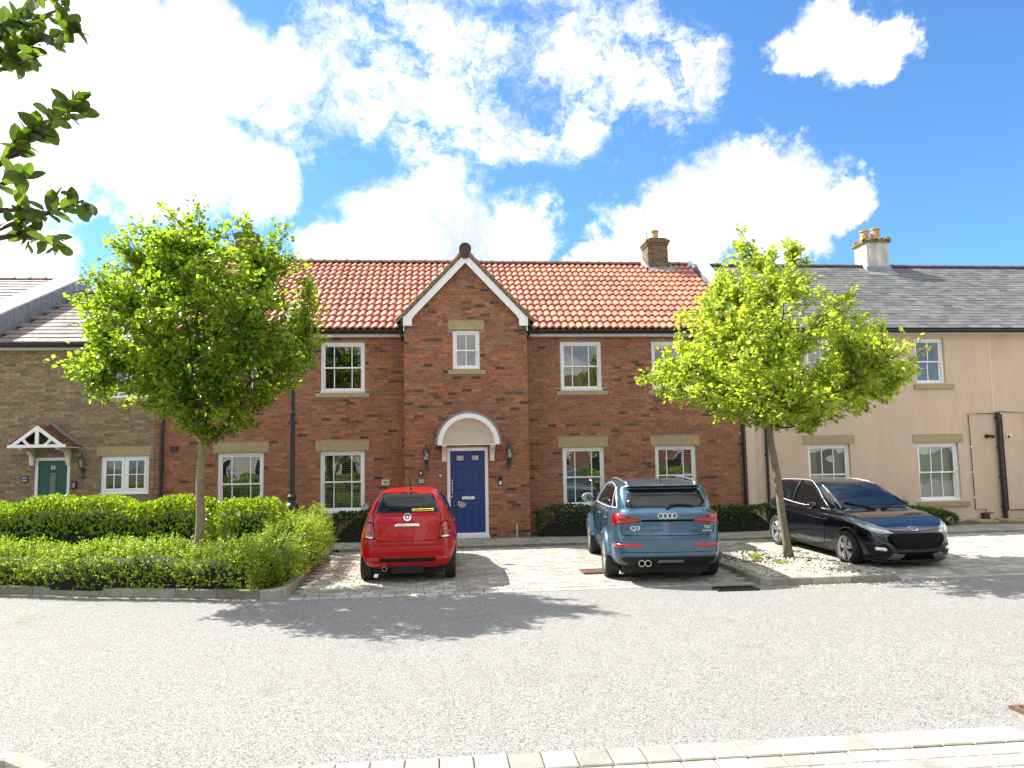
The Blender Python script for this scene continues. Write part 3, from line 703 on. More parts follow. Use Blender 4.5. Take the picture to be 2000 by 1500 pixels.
BB2 = [brick_proto(c) for c in [(.17, .12, .07), (.13, .09, .06), (.20, .14, .08), (.11, .075, .055), (.16, .10, .06)]]
brick_chimney(bh, 6.38, 7.0, 21.9, 22.55, 7.3, 8.36, [(6.70, 22.2)])
MB().tube([(6.42, 22.1, 8.5), (6.42, 22.1, 8.82)], .012, 6).tube([(6.28, 22.1, 8.76), (6.56, 22.1, 8.70)], .008, 5).tube([(6.32, 22.0, 8.66), (6.52, 22.2, 8.64)], .008, 5).build('aerial', m_iron, bh)
lf = MB()
lf.add([(6.30, 21.55, 7.43), (7.14, 21.55, 7.43), (7.10, 21.86, 7.66), (6.34, 21.86, 7.66)], [(0, 1, 2, 3)]).box(6.34, 7.06, 21.85, 21.895, 7.35, 7.66)
lf.add([(6.34, 21.86, 7.66), (6.34, 22.3, 7.98), (6.24, 22.3, 7.88), (6.24, 21.7, 7.56)], [(0, 1, 2, 3)]).add([(7.06, 21.86, 7.66), (7.06, 22.3, 7.98), (7.18, 22.3, 7.88), (7.18, 21.7, 7.56)], [(3, 2, 1, 0)])
lf.build('flashing', m_lead, bh)
brick_chimney(bh, -5.8, -5.2, 21.95, 22.6, 7.5, 8.42, [(-5.5, 22.25)])
# parapet between the pantile roof and the slate roof
def parapet(house, x0, x1, y0, z0, y1, z1, rise, seams=6):
    q = MB(); q.prism([(y0, z0-.1), (y0, z0+rise), (y1, z1+rise), (y1+ (y1-y0), z0+rise), (y1+(y1-y0), z0-.1), (y1, z1-.3)], x0+.03, x1-.03, 'x'); p = q.build('parapet', m_lead, house)
    c = MB(); c.add([(x0, y0-.04, z0+rise), (x1, y0-.04, z0+rise), (x1, y1, z1+rise), (x0, y1, z1+rise), (x0, y0-.04, z0+rise+.05), (x1, y0-.04, z0+rise+.05), (x1, y1, z1+rise+.05), (x0, y1, z1+rise+.05)],
                    [(3, 2, 1, 0), (4, 5, 6, 7), (0, 1, 5, 4), (1, 2, 6, 5), (2, 3, 7, 6), (3, 0, 4, 7)]); c.build('coping', pm('sunlit_lead_coping', (.50, .53, .55), .45, metal=.1, var=.15, vs=3), house)  # lead made paler on top, sunlight put into its colour
    for i in range(1, seams):
        t = i/seams; y, z = y0+(y1-y0)*t, z0+(z1-z0)*t
        for xs in (x0+.03, x1-.03): MB().box(xs-.012, xs+.012, y-.012, y+.012, z-.05, z+rise-.004).build('lead_seam', m_lead, p)
parapet(bh, 7.74, 8.16, 18.2, 5.12, RGY, RGZ, .24)
# canopy over the blue door
CX, CZ, CY = .68, 2.31, YE
def arc(r, n=28, y=0): return [(CX-r*math.cos(math.pi*i/n), y, CZ+r*math.sin(math.pi*i/n)) for i in range(n+1)]
def ringband(ro, ri, y0, y1, mat, name, bev=0):
    q = MB(); n = 28; V = arc(ro, n, y0)+arc(ri, n, y0)+arc(ro, n, y1)+arc(ri, n, y1); m = n+1
    F = [(i, i+1, m+i+1, m+i) for i in range(n)]+[(2*m+i, 3*m+i, 3*m+i+1, 2*m+i+1) for i in range(n)]+[(i, 2*m+i, 2*m+i+1, i+1) for i in range(n)]+[(m+i, m+i+1, 3*m+i+1, 3*m+i) for i in range(n)]
    F += [(0, m, 3*m, 2*m), (n, 2*m+n, 3*m+n, m+n)]
    return q.add(V, F).build(name, mat, bh)
cn = ringband(.705, .60, CY-.52, CY-.46, m_white, 'canopy')
ringband(.765, .70, CY-.455, CY+.005, m_lead, 'canopy_roof')
ringband(.735, .70, CY-.50, CY-.4551, m_lead, 'canopy_lip')
q = MB(); nu, nv = 36, 10; V = []
for j in range(nv+1):
    th = math.pi/2*j/nv
    for i in range(nu+1):
        ph = math.pi*i/nu; r = .605*math.cos(th)*(1+.012*math.cos(ph*22)*math.cos(th)); V.append((CX-r*math.cos(ph), CY-.47+.46*math.sin(th), CZ+r*math.sin(ph)))
q.add(V, [(j*(nu+1)+i, j*(nu+1)+i+1, (j+1)*(nu+1)+i+1, (j+1)*(nu+1)+i) for j in range(nv) for i in range(nu)])
q.build('canopy_shell', m_cream, bh, smooth=True)
MB().prism([(CX-.7, CZ-.012), (CX+.7, CZ-.012), (CX+.7, CZ+.004), (CX-.7, CZ+.004)], CY-.51, CY-.455).build('canopy_rail', m_white, bh)
for xx in (.075, 1.19):
    MB().prism([(CY-.44, CZ-.012), (CY+.0, CZ-.012), (CY+.0, 1.93), (CY-.06, 1.92), (CY-.09, 1.98), (CY-.10, 2.06), (CY-.17, 2.16), (CY-.30, 2.23), (CY-.43, 2.25)], xx, xx+.105, 'x').build('canopy_bracket', m_cream, bh, bevel=.006)
# blue front door
m_blue = pm('blue_door_paint', (.002, .032, .165), .42, var=.08, vs=3)
m_chrome = pm('chrome', (.75, .75, .76), .14, metal=1, var=.05)
DX0, DX1, DZ0, DZ1 = .19, 1.15, .175, 2.245
q = MB(); q.box(DX0, DX0+.075, YE+.02, YE+.12, DZ0, DZ1).box(DX1-.075, DX1, YE+.02, YE+.12, DZ0, DZ1).box(DX0+.075, DX1-.075, YE+.021, YE+.12, DZ1-.075, DZ1).box(DX0-.02, DX1+.02, YE-.05, YE+.12, DZ0-.02, DZ0+.05)
q.build('door_frame', m_white, bh, bevel=.005)
dl = MB().box(DX0+.077, DX1-.077, YE+.062, YE+.11, DZ0+.052, DZ1-.077).build('door', m_blue, bh)
def raised(x0, x1, z0, z1, par, y, mat, n='door_panel', e=.022, t=.016):
    q = MB(); q.add([(x0, y, z0), (x1, y, z0), (x1, y, z1), (x0, y, z1), (x0+e, y-t, z0+e), (x1-e, y-t, z0+e), (x1-e, y-t, z1-e), (x0+e, y-t, z1-e), (x0+2*e, y-t, z0+2*e), (x1-2*e, y-t, z0+2*e), (x1-2*e, y-t, z1-2*e), (x0+2*e, y-t, z1-2*e), (x0+2.6*e, y-t*.3, z0+2.6*e), (x1-2.6*e, y-t*.3, z0+2.6*e), (x1-2.6*e, y-t*.3, z1-2.6*e), (x0+2.6*e, y-t*.3, z1-2.6*e)],
          [(a+i, a+(i+1) % 4, a+4+(i+1) % 4, a+4+i) for a in (0, 4, 8) for i in range(4)]+[(12, 13, 14, 15)]); return q.build(n, mat, par)
dy = YE+.0615
for a, b in ((.39, .61), (.74, .96)):
    raised(a, b, 1.25, 1.82, dl, dy, m_blue); raised(a, b, .42, .95, dl, dy, m_blue)
    f = raised(a, b, 1.92, 2.09, dl, dy, m_blue, 'light_frame', .012, .014)
    MB().box(a+.03, b-.03, dy-.007, dy-.004, 1.95, 2.06).build('door_light', pm('obscure_glass', (.42, .44, .40), .12, var=.6, vs=40, spec=.8), dl)
MB().tube([(.305, dy-.055, 1.20), (.305, dy-.055, 1.44)], .011, 8).tube([(.305, dy, 1.20), (.305, dy-.055, 1.20)], .014, 8).tube([(.305, dy, 1.44), (.305, dy-.055, 1.44)], .014, 8).build('door_handle', m_chrome, dl)
for z in (1.49, 1.11): MB().lathe([(.026, 0), (.026, -.012), (.014, -.03), (.0, -.03)], (.305, dy, z), 14, 'y').build('lock', m_chrome, dl)
MB().box(.53, .83, dy-.016, dy, 1.045, 1.115).box(.55, .81, dy-.022, dy-.0165, 1.06, 1.10).build('letter_plate', m_chrome, dl, bevel=.004)
MB().box(.25, 1.08, dy-.03, dy, DZ0+.055, DZ0+.10).build('weather_bar', m_white, dl)
downpipe(bh, HX1-.045, YM-.05, .16, 4.95, .042)
downpipe(bh, -6.45, YM-.05, .16, 4.95, .04)
MB().tube([(1.80, YE-.04, .47), (1.80, YE-.04, .16)], .024, 10).build('overflow_pipe', pm('grey_pvc', (.45, .46, .46), .4, var=.1), bh)
MB().box(-6.25, -6.10, YM-.06, YM-.0, 2.28, 2.40).build('vent', m_black, bh)

# ------------------------------------------------------------------ buff brick house on the left
lh = thing('buff_brick_house', (-8.5, 20, .15), 'buff brick house at the left with green front door and small tiled porch', 'house')
LX0, LX1 = -13.6, HX0-.005
o_ = LX0
hl = [(-7.81-o_, -6.74-o_, 1.31, 2.19), (-7.91-o_, -6.68-o_, 2.19, 2.41), (-9.27-o_, -8.49-o_, .1, 2.18), (-7.81-o_, -6.74-o_, 3.56, 4.60), (-7.90-o_, -6.66-o_, 3.45, 3.56)]
LY0, LZ0, LRY, LRZ = 18.15, 4.82, 22.75, 6.98
wall(lh, 'wall', (LX0, YM), (1, 0), LX1-LX0, .1, 4.72, hl, m_mortar2, BB, 300)
shell(lh, LX0, LX1, YM+.26, 27, .1, 4.74, 2.6)
def casement(house, x0, x1, z0, z1, y):
    fy = y+.035; fw = .06; q = MB(); xm = (x0+x1)/2
    q.box(x0, x0+fw, fy, fy+.1, z0, z1).box(x1-fw, x1, fy, fy+.1, z0, z1).box(x0+fw, x1-fw, fy+.001, fy+.1, z1-fw, z1).box(x0+fw, x1-fw, fy+.001, fy+.1, z0, z0+fw).box(xm-.03, xm+.03, fy+.002, fy+.1, z0+fw, z1-fw).box(x0-.02, x1+.02, fy-.06, fy+.02, z0-.03, z0-.002)
    w = q.build('window', m_white, house, bevel=.005)
    for a, b in ((x0+fw, xm-.03), (xm+.03, x1-fw)):
        c, d = z0+fw, z1-fw; rl = .05
        MB().box(a, a+rl, fy-.012, fy+.05, c, d).box(b-rl, b, fy-.012, fy+.05, c, d).box(a+rl, b-rl, fy-.011, fy+.05, d-rl, d).box(a+rl, b-rl, fy-.011, fy+.05, c, c+rl).build('casement', m_white, w, bevel=.006)
        a, b, c, d = a+rl, b-rl, c+rl, d-rl; mx_, mz_ = (a+b)/2, (c+d)/2
        MB().box(mx_-.011, mx_+.011, fy+.01, fy+.03, c, d).build('glazing_bar', m_white, w); MB().box(a, b, fy+.011, fy+.029, mz_-.011, mz_+.011).build('glazing_bar', m_white, w)
        for p, q_ in ((a, mx_-.011), (mx_+.011, b)):
            for r, s in ((c, mz_-.011), (mz_+.011, d)): MB().add([(p, fy+.02, r), (q_, fy+.02, r), (q_, fy+.02, s), (p, fy+.02, s)], [(0, 1, 2, 3)]).build('pane', m_glass, w)
    return w
casement(lh, -7.81, -6.74, 1.33, 2.19, YM); casement(lh, -7.81, -6.74, 3.58, 4.60, YM)
stone(lh, 'lintel', -7.91, -6.68, 2.19, 2.41, YM); stone(lh, 'sill', -7.90, -6.66, 3.45, 3.548, YM, .045)
CT = [(.23, .185, .165), (.26, .21, .19), (.20, .16, .145), (.24, .19, .17), (.30, .25, .225)]
tiled_slope(lh, 'roof', -10.28, LX1+.03, LY0, LZ0, LRY, LRZ, 'flat', CT, .33, 15, 0, m_ctile)
tiled_slope(lh, 'rear_roof', -10.28, LX1, 2*LRY-LY0, LZ0, LRY, LRZ, 'flat', CT, .5, 10, 0, m_ctile)
ridge(lh, -10.28, LX1, LRY, LRZ-.01, .12, .42, m_ctile, [(.16, .09, .075), (.14, .08, .07)])
gutter(lh, LX0, LX1, 18.17, 4.79, (18.26, 4.675, 4.78)); MB().box(LX0, LX1, 18.282, YM+.1, 4.678, 4.70).build('soffit', m_white, lh)
fh = thing('end_house_roof', (-12, 20, 4.7), 'brown tiled roof with the higher ridge beyond the pale sloping parapet', 'roof')
tiled_slope(fh, 'roof', -15.2, -10.92, LY0, LZ0+.36, LRY, LRZ+.40, 'flat', CT, .33, 15, 0, m_ctile)
tiled_slope(fh, 'rear_roof', -15.2, -10.92, 2*LRY-LY0, LZ0+.36, LRY, LRZ+.40, 'flat', CT, .5, 10, 0, m_ctile)
ridge(fh, -15.2, -10.92, LRY, LRZ+.39, .12, .42, m_ctile, [(.16, .09, .075), (.14, .08, .07)])
parapet(lh, -10.92, -10.26, 18.1, 4.84, LRY, LRZ, .46, 8)
# green door, porch
m_green = pm('green_door_paint', (.004, .06, .045), .35, var=.08)
q = MB(); q.box(-9.27, -9.20, YM+.02, YM+.12, .15, 2.18).box(-8.56, -8.49, YM+.02, YM+.12, .15, 2.18).box(-9.20, -8.56, YM+.021, YM+.12, 2.11, 2.18); q.build('door_frame', m_white, lh, bevel=.004)
gd = MB().box(-9.198, -8.562, YM+.06, YM+.11, .16, 2.108).build('door', m_green, lh)
raised(-8.97, -8.80, 1.0, 1.86, gd, YM+.0595, m_green, 'light_frame', .012, .012)
MB().box(-8.945, -8.825, YM+.05, YM+.054, 1.03, 1.83).build('door_light', pm('leaded_glass', (.10, .13, .11), .1, var=.6, vs=30, spec=.9), gd)
MB().box(-9.15, -9.11, YM+.045, YM+.06, 1.05, 1.25).tube([(-9.13, YM+.05, 1.17), (-9.13, YM+.0, 1.17), (-9.02, YM+.0, 1.17)], .01, 6).build('door_handle', m_chrome, gd)
def text(s, size, mat, parent, mtx, name='lettering', ext=.002, local=False, sx=1.):
    cu = bpy.data.curves.new(name, 'FONT'); cu.body = s; cu.size = size; cu.extrude = ext; cu.align_x = 'CENTER'; cu.align_y = 'CENTER'; cu.resolution_u = 3
    to = bpy.data.objects.new('tmp_text', cu); COL.objects.link(to); dg = bpy.context.evaluated_depsgraph_get()
    me = bpy.data.meshes.new_from_object(to.evaluated_get(dg)); bpy.data.objects.remove(to); bpy.data.curves.remove(cu)
    me.materials.clear(); me.materials.append(mat); me.name = name
    return newobj(name, me, parent, mtx @ Matrix.Diagonal((sx, 1, 1, 1)), local)
FRONT = Matrix.Rotation(R(90), 4, 'X')
text('25', .11, m_chrome, gd, Matrix.Translation((-8.885, YM+.056, 1.95)) @ FRONT, 'door_number')
PX0, PX1, PXC, PZ0, PZ1, PY = -9.55, -8.28, -8.915, 2.44, 2.90, YM-.62
for s, e in ((PX0, -1), (PX1, 1)):
    dd = Vector((PXC-s, 0, PZ1-PZ0)); Ln = dd.length; dd.normalize()
    nn = Vector((e*dd.z, 0, abs(dd.x))); prr = [flat_tile(.165, .17, .02, c) for c in [(.13, .05, .03), (.16, .07, .04), (.11, .045, .03)]]; pl = []
    base = MB().add([(s, PY, PZ0-.0), (PXC, PY, PZ1-.0), (PXC, YM, PZ1-.0), (s, YM, PZ0-.0)], [(0, 1, 2, 3)]).build('porch_roof', pm('roof_underlay'), lh)
    for j in range(5):
        for i in range(4):
            p = Vector((s, 0, PZ0))+dd*(Ln/5*j-.03); y = PY-.03+.165*i
            m = Matrix(((0, 1, 0) if e > 0 else (0, -1, 0), tuple(dd), tuple(nn))).transposed().to_4x4(); m.translation = (p.x, y if e > 0 else y+.165, p.z+.006)
            pl.append((rnd.randrange(3), m @ Matrix.Rotation(R(2.5), 4, 'X'), 0))
    pieces('roof_tile', 'rest', base, prr, pl, 300, m_ctile)
    z_ = lambda v: v
    pg = [(s+e*.0, PZ0-.035), (s-e*.12, PZ0-.035), (PXC, PZ1-.10), (PXC, PZ1-.005)]
    MB().prism(pg if e < 0 else pg[::-1], PY-.05, PY-.0, 'y').build('porch_barge_board', m_white, lh)
    q = MB(); cxs = PXC+e*.20; n = 10   # curved brace
    ou = [(PXC+e*(.035+.24*math.sin(math.pi/2*i/n)), PZ0+.01+.235*(1-math.cos(math.pi/2*i/n))) for i in range(n+1)]
    inn = [(PXC+e*(.10+.22*math.sin(math.pi/2*i/n)), PZ0+.01+.165*(1-math.cos(math.pi/2*i/n))) for i in range(n+1)]
    q.prism((ou+inn[::-1]) if e < 0 else (ou+inn[::-1])[::-1], PY-.045, PY-.008).build('porch_brace', m_white, lh)
    bx = s-e*.24
    MB().prism([(PY+.04, PZ0-.04), (YM, PZ0-.04), (YM, 2.02), (YM-.05, 2.0), (YM-.07, 2.06), (YM-.10, 2.20), (YM-.22, 2.32), (PY+.06, 2.36)], bx-.045, bx+.045, 'x').build('porch_bracket', m_cream, lh, bevel=.005)
    MB().box(min(s, s-e*.3), max(s, s-e*.3), PY+.005, YM, PZ0-.045, PZ0-.012).build('porch_beam', m_cream, lh)
MB().box(PX0+.02, PX1-.02, PY-.047, PY-.003, PZ0-.04, PZ0+.03).build('porch_tie', m_white, lh)
MB().box(PXC-.036, PXC+.036, PY-.049, PY-.006, PZ0+.03, PZ1-.06).build('porch_king_post', m_white, lh)
MB().add([(PXC-.66, YM-.02, PZ0+.02), (PXC, YM-.02, PZ1+.11), (PXC+.66, YM-.02, PZ0+.02), (PXC+.58, YM-.12, PZ0+.04), (PXC, YM-.12, PZ1+.05), (PXC-.58, YM-.12, PZ0+.04)], [(0, 1, 4, 5), (1, 2, 3, 4)]).build('flashing', m_lead, lh)

# ------------------------------------------------------------------ rendered house on the right
rh = thing('rendered_house', (14, 20, .15), 'peach rendered house at the right with grey slate roof and black pipes', 'house')
RX0, RX1 = 7.712, 21.0
rw = [(9.35, 10.48, .68, 2.19, 'pair'), (12.31, 13.44, .70, 2.18, 'curtain'), (12.43, 13.24, 3.735, 4.92, None), (9.45, 10.30, 3.735, 4.92, None), (16.2, 17.3, .7, 2.18, 'curtain')]
q = MB(); o_ = RX0
us = sorted({RX0, RX1, *[w[0] for w in rw], *[w[1] for w in rw]}); zs = sorted({.1, 5.06, *[w[2] for w in rw], *[w[3] for w in rw]})
for i in range(len(us)-1):
    for j in range(len(zs)-1):
        cu, cz = (us[i]+us[i+1])/2, (zs[j]+zs[j+1])/2
        if not any(w[0] < cu < w[1] and w[2] < cz < w[3] for w in rw): q.add([(us[i], YM, zs[j]), (us[i+1], YM, zs[j]), (us[i+1], YM, zs[j+1]), (us[i], YM, zs[j+1])], [(0, 1, 2, 3)])
for a, b, c, d, _ in rw:
    t0, t1 = YM, YM+.2
    q.add([(a,t0,c),(a,t1,c),(a,t1,d),(a,t0,d)], [(0,1,2,3)]).add([(b,t0,c),(b,t1,c),(b,t1,d),(b,t0,d)], [(3,2,1,0)]).add([(a,t0,d),(b,t0,d),(b,t1,d),(a,t1,d)], [(3,2,1,0)]).add([(a,t0,c),(b,t0,c),(b,t1,c),(a,t1,c)], [(0,1,2,3)])
rwall = q.build('wall', m_render, rh)
shell(rh, RX0, RX1, YM+.2, 25.6, .1, 5.06)
for a, b, c, d, bl in rw:
    up = c > 3
    sash_window(rh, a, b, c, d, YM, cols=(.5, .5) if up else (1/3, 1/3, 1/3), blind=bl, recess=.07)
    if not up: stone(rh, 'lintel', a-.12, b+.14, d, d+.23, YM, .014)
    stone(rh, 'sill', a-.10, b+.18, c-.15, c-.03, YM, .06, .1)
MB().box(7.72, 7.95, YM-.028, YM-.003, .15, 5.0).build('pilaster', pm('pale_render', (.62, .50, .37), .9, var=.07, vs=2, bump=.2, bs=100), rh)
MB().box(14.495, 14.515, YM-.007, YM-.002, 2.98, 5.0).build('render_joint', pm('pale_bead', (.72, .62, .48), .7, var=.05), rh)
SL = [(.085, .088, .09), (.105, .107, .108), (.07, .073, .077), (.13, .13, .126), (.095, .096, .096), (.12, .116, .105)]
tiled_slope(rh, 'roof', 8.16, RX1, EVY, 5.14, RGY, 7.80, 'slate', SL, .30, 25, 0, m_slate, under=(.06, .065, .07))
tiled_slope(rh, 'rear_roof', 8.16, RX1, 26.1, 5.14, RGY, 7.80, 'slate', SL, .6, 10, 0, m_slate, under=(.06, .065, .07))
ridge(rh, 8.16, RX1, RGY, 7.785, .11, .45, m_slate, [(.06, .065, .07), (.07, .075, .08), (.075, .07, .06)])
gutter(rh, RX0, RX1, 18.17, 5.10, (18.26, 5.03, 5.10)); MB().box(RX0, RX1, 18.282, YM+.1, 5.035, 5.055).build('soffit', m_white, rh)
# rendered chimney with mossy cap
m_old = pm('weathered_render', (.52, .50, .45), .95, var=.25, vs=6, bump=.6, bs=40, grime=.7, gcol=(.16, .15, .12), gs=4, stretch=(1, 1, .35))
MB().box(13.35, 14.08, 21.85, 22.55, 7.4, 8.52).build('chimney', m_old, rh, bevel=.02)
q = MB()
for i in range(90):
    x, y = rnd.uniform(13.27, 14.16), rnd.uniform(21.77, 22.6); s = rnd.uniform(.03, .075); q.add(*(lambda m: ([(x+a*s, y+b*s, 8.53+rnd.uniform(0, .13)+c*s) for a, b, c in m], [(0, 1, 2), (0, 2, 3), (0, 3, 1), (1, 3, 2)]))([(-1, -1, -.6), (1, -.8, -.5), (0, 1.1, -.4), (0, 0, .8)]))
q.box(13.29, 14.14, 21.79, 22.61, 8.50, 8.57).box(13.32, 14.11, 21.82, 22.58, 8.571, 8.64)
q.build('chimney_cap', pm('mossy_cap', (.20, .16, .06), .95, var=.5, vs=16, bump=1, bs=50), rh)
for px, py, h in ((13.52, 22.2, .34), (13.86, 22.15, .40)):
    MB().lathe([(.15, 0), (.155, .06), (.13, .09), (.125, h-.05), (.15, h-.04), (.15, h), (.12, h), (.11, h*.5)], (px, py, 8.62), 18).build('chimney_pot', pm('buff_pot', (.45, .30, .13), .85, var=.25, vs=9), rh)
MB().box(13.30, 14.13, 21.80, 21.845, 7.42, 7.72).add([(13.22, 21.5, 7.375), (14.2, 21.5, 7.375), (14.16, 21.84, 7.60), (13.27, 21.84, 7.60)], [(0, 1, 2, 3)]).build('flashing', m_lead, rh)
# pipes
downpipe(rh, 8.25, YM-.045, .16, 4.98, .034)
downpipe(rh, 14.55, YM-.075, .17, 2.95, .058, 'soil_pipe')
m_copper = pm('painted_thin_pipe', (.03, .02, .017), .5, var=.2)
def thin(pts, n='thin_pipe', r=.011): return MB().tube([(x, YM-.03, z) for x, z in pts], r, 6).build(n, m_copper, rh)
thin([(14.5, 2.92), (13.76, 2.92), (13.77, .45), (14.06, .45), (14.06, .2)]); thin([(14.62, 2.97), (15.35, 2.93), (15.36, .9)])
thin([(14.68, 2.9), (14.68, .42), (15.4, .42)], r=.02)
thin([(13.9, .36), (14.25, .36)]); MB().box(13.93, 14.08, YM-.12, YM, .2, .34).build('drain_hopper', m_black, rh)
for z in (.75, 1.4, 2.05): MB().box(13.74, 13.80, YM-.045, YM, z, z+.025).build('pipe_clip', m_white, rh)
for x, w in ((13.72, .5), (14.5, .55), (15.1, .4)):
    MB().prism([(x-w*.4, 17.95), (x+w*.55, 17.9), (x+w*.5, 18.4), (x-w*.5, 18.42)], .14, .215, 'z').build('rubble_slab', m_stone, rh, bevel=.02)
# ------------------------------------------------------------------ cars: solids carved from side, front and plan outlines, then skinned
def spline(pts, n=8, closed=True):
    P = np.array(pts, float); m = len(P); out = []
    for i in range(m if closed else m-1):
        p0, p1, p2, p3 = P[(i-1) % m], P[i], P[(i+1) % m], P[(i+2) % m]
        if not closed: p0 = P[max(i-1, 0)]; p3 = P[min(i+2, m-1)]
        for k in range(n):
            t = k/n; out.append(.5*((2*p1)+(p2-p0)*t+(2*p0-5*p1+4*p2-p3)*t*t+(3*p1-p0-3*p2+p3)*t**3))
    if not closed: out.append(P[-1])
    return np.array(out)
def sdpoly(P, U, V):
    d = np.full(U.shape, 1e9); ins = np.zeros(U.shape, bool); n = len(P)
    for i in range(n):
        a, b = P[i], P[(i+1) % n]; e = b-a; L2 = e@e
        if L2 < 1e-12: continue
        wx, wy = U-a[0], V-a[1]; t = np.clip((wx*e[0]+wy*e[1])/L2, 0, 1)
        d = np.minimum(d, (wx-e[0]*t)**2+(wy-e[1]*t)**2)
        c = ((a[1] <= V) & (b[1] > V)) | ((a[1] > V) & (b[1] <= V))
        if abs(e[1]) > 1e-12: ins ^= c & (U < a[0]+e[0]*(V-a[1])/e[1])
    d = np.sqrt(d); return np.where(ins, -d, d)
def smax(a, b, k):
    h = np.maximum(k-np.abs(a-b), 0)/k; return np.maximum(a, b)+h*h*k*.25
def smin(a, b, k): return -smax(-a, -b, k)
def nets(Dv, o, h):
    s = Dv < 0; nx, ny, nz = Dv.shape
    c = np.zeros((nx-1, ny-1, nz-1, 3)); cnt = np.zeros((nx-1, ny-1, nz-1))
    corners = [(i, j, k) for i in (0, 1) for j in (0, 1) for k in (0, 1)]
    sl = lambda q: Dv[q[0]:nx-1+q[0], q[1]:ny-1+q[1], q[2]:nz-1+q[2]]
    for a in corners:
        for ax in range(3):
            if a[ax]: continue
            b = list(a); b[ax] = 1; A, B = sl(a), sl(b); x = (A < 0) != (B < 0)
            t = np.where(x, A/np.where(x, A-B, 1), 0)
            for m in range(3): c[..., m] += x*(a[m]+(t if m == ax else 0))
            cnt += x
    act = cnt > 0; idx = -np.ones(cnt.shape, int); idx[act] = np.arange(act.sum())
    I = np.argwhere(act); V = (I+c[act]/cnt[act][:, None])*h+np.array(o)
    F = []
    for ax in range(3):
        A = np.take(s, range(0, Dv.shape[ax]-1), ax); B = np.take(s, range(1, Dv.shape[ax]), ax)
        e = np.argwhere(A != B); u, w = [(1, 2), (2, 0), (0, 1)][ax]
        ok = (e[:, u] > 0) & (e[:, w] > 0) & (e[:, u] < Dv.shape[u]-1) & (e[:, w] < Dv.shape[w]-1); e = e[ok]
        fl = A[tuple(e.T)]
        q = []
        for du, dw in ((-1, -1), (0, -1), (0, 0), (-1, 0)):
            p = e.copy(); p[:, u] += du; p[:, w] += dw; q.append(idx[tuple(p.T)])
        q = np.array(q).T; q[~fl] = q[~fl][:, ::-1]; F.append(q)
    F = np.vstack(F)
    # even out the skin so reflections run smoothly
    E = np.vstack([F[:, [0, 1]], F[:, [1, 2]], F[:, [2, 3]], F[:, [3, 0]]])
    for lam in (.5, -.52, .5, -.52, .5, -.52, .5, -.52):
        acc = np.zeros_like(V); n = np.zeros(len(V)); np.add.at(acc, E[:, 0], V[E[:, 1]]); np.add.at(n, E[:, 0], 1); np.add.at(acc, E[:, 1], V[E[:, 0]]); np.add.at(n, E[:, 1], 1)
        V = V+lam*(acc/n[:, None]-V)
    return V, F
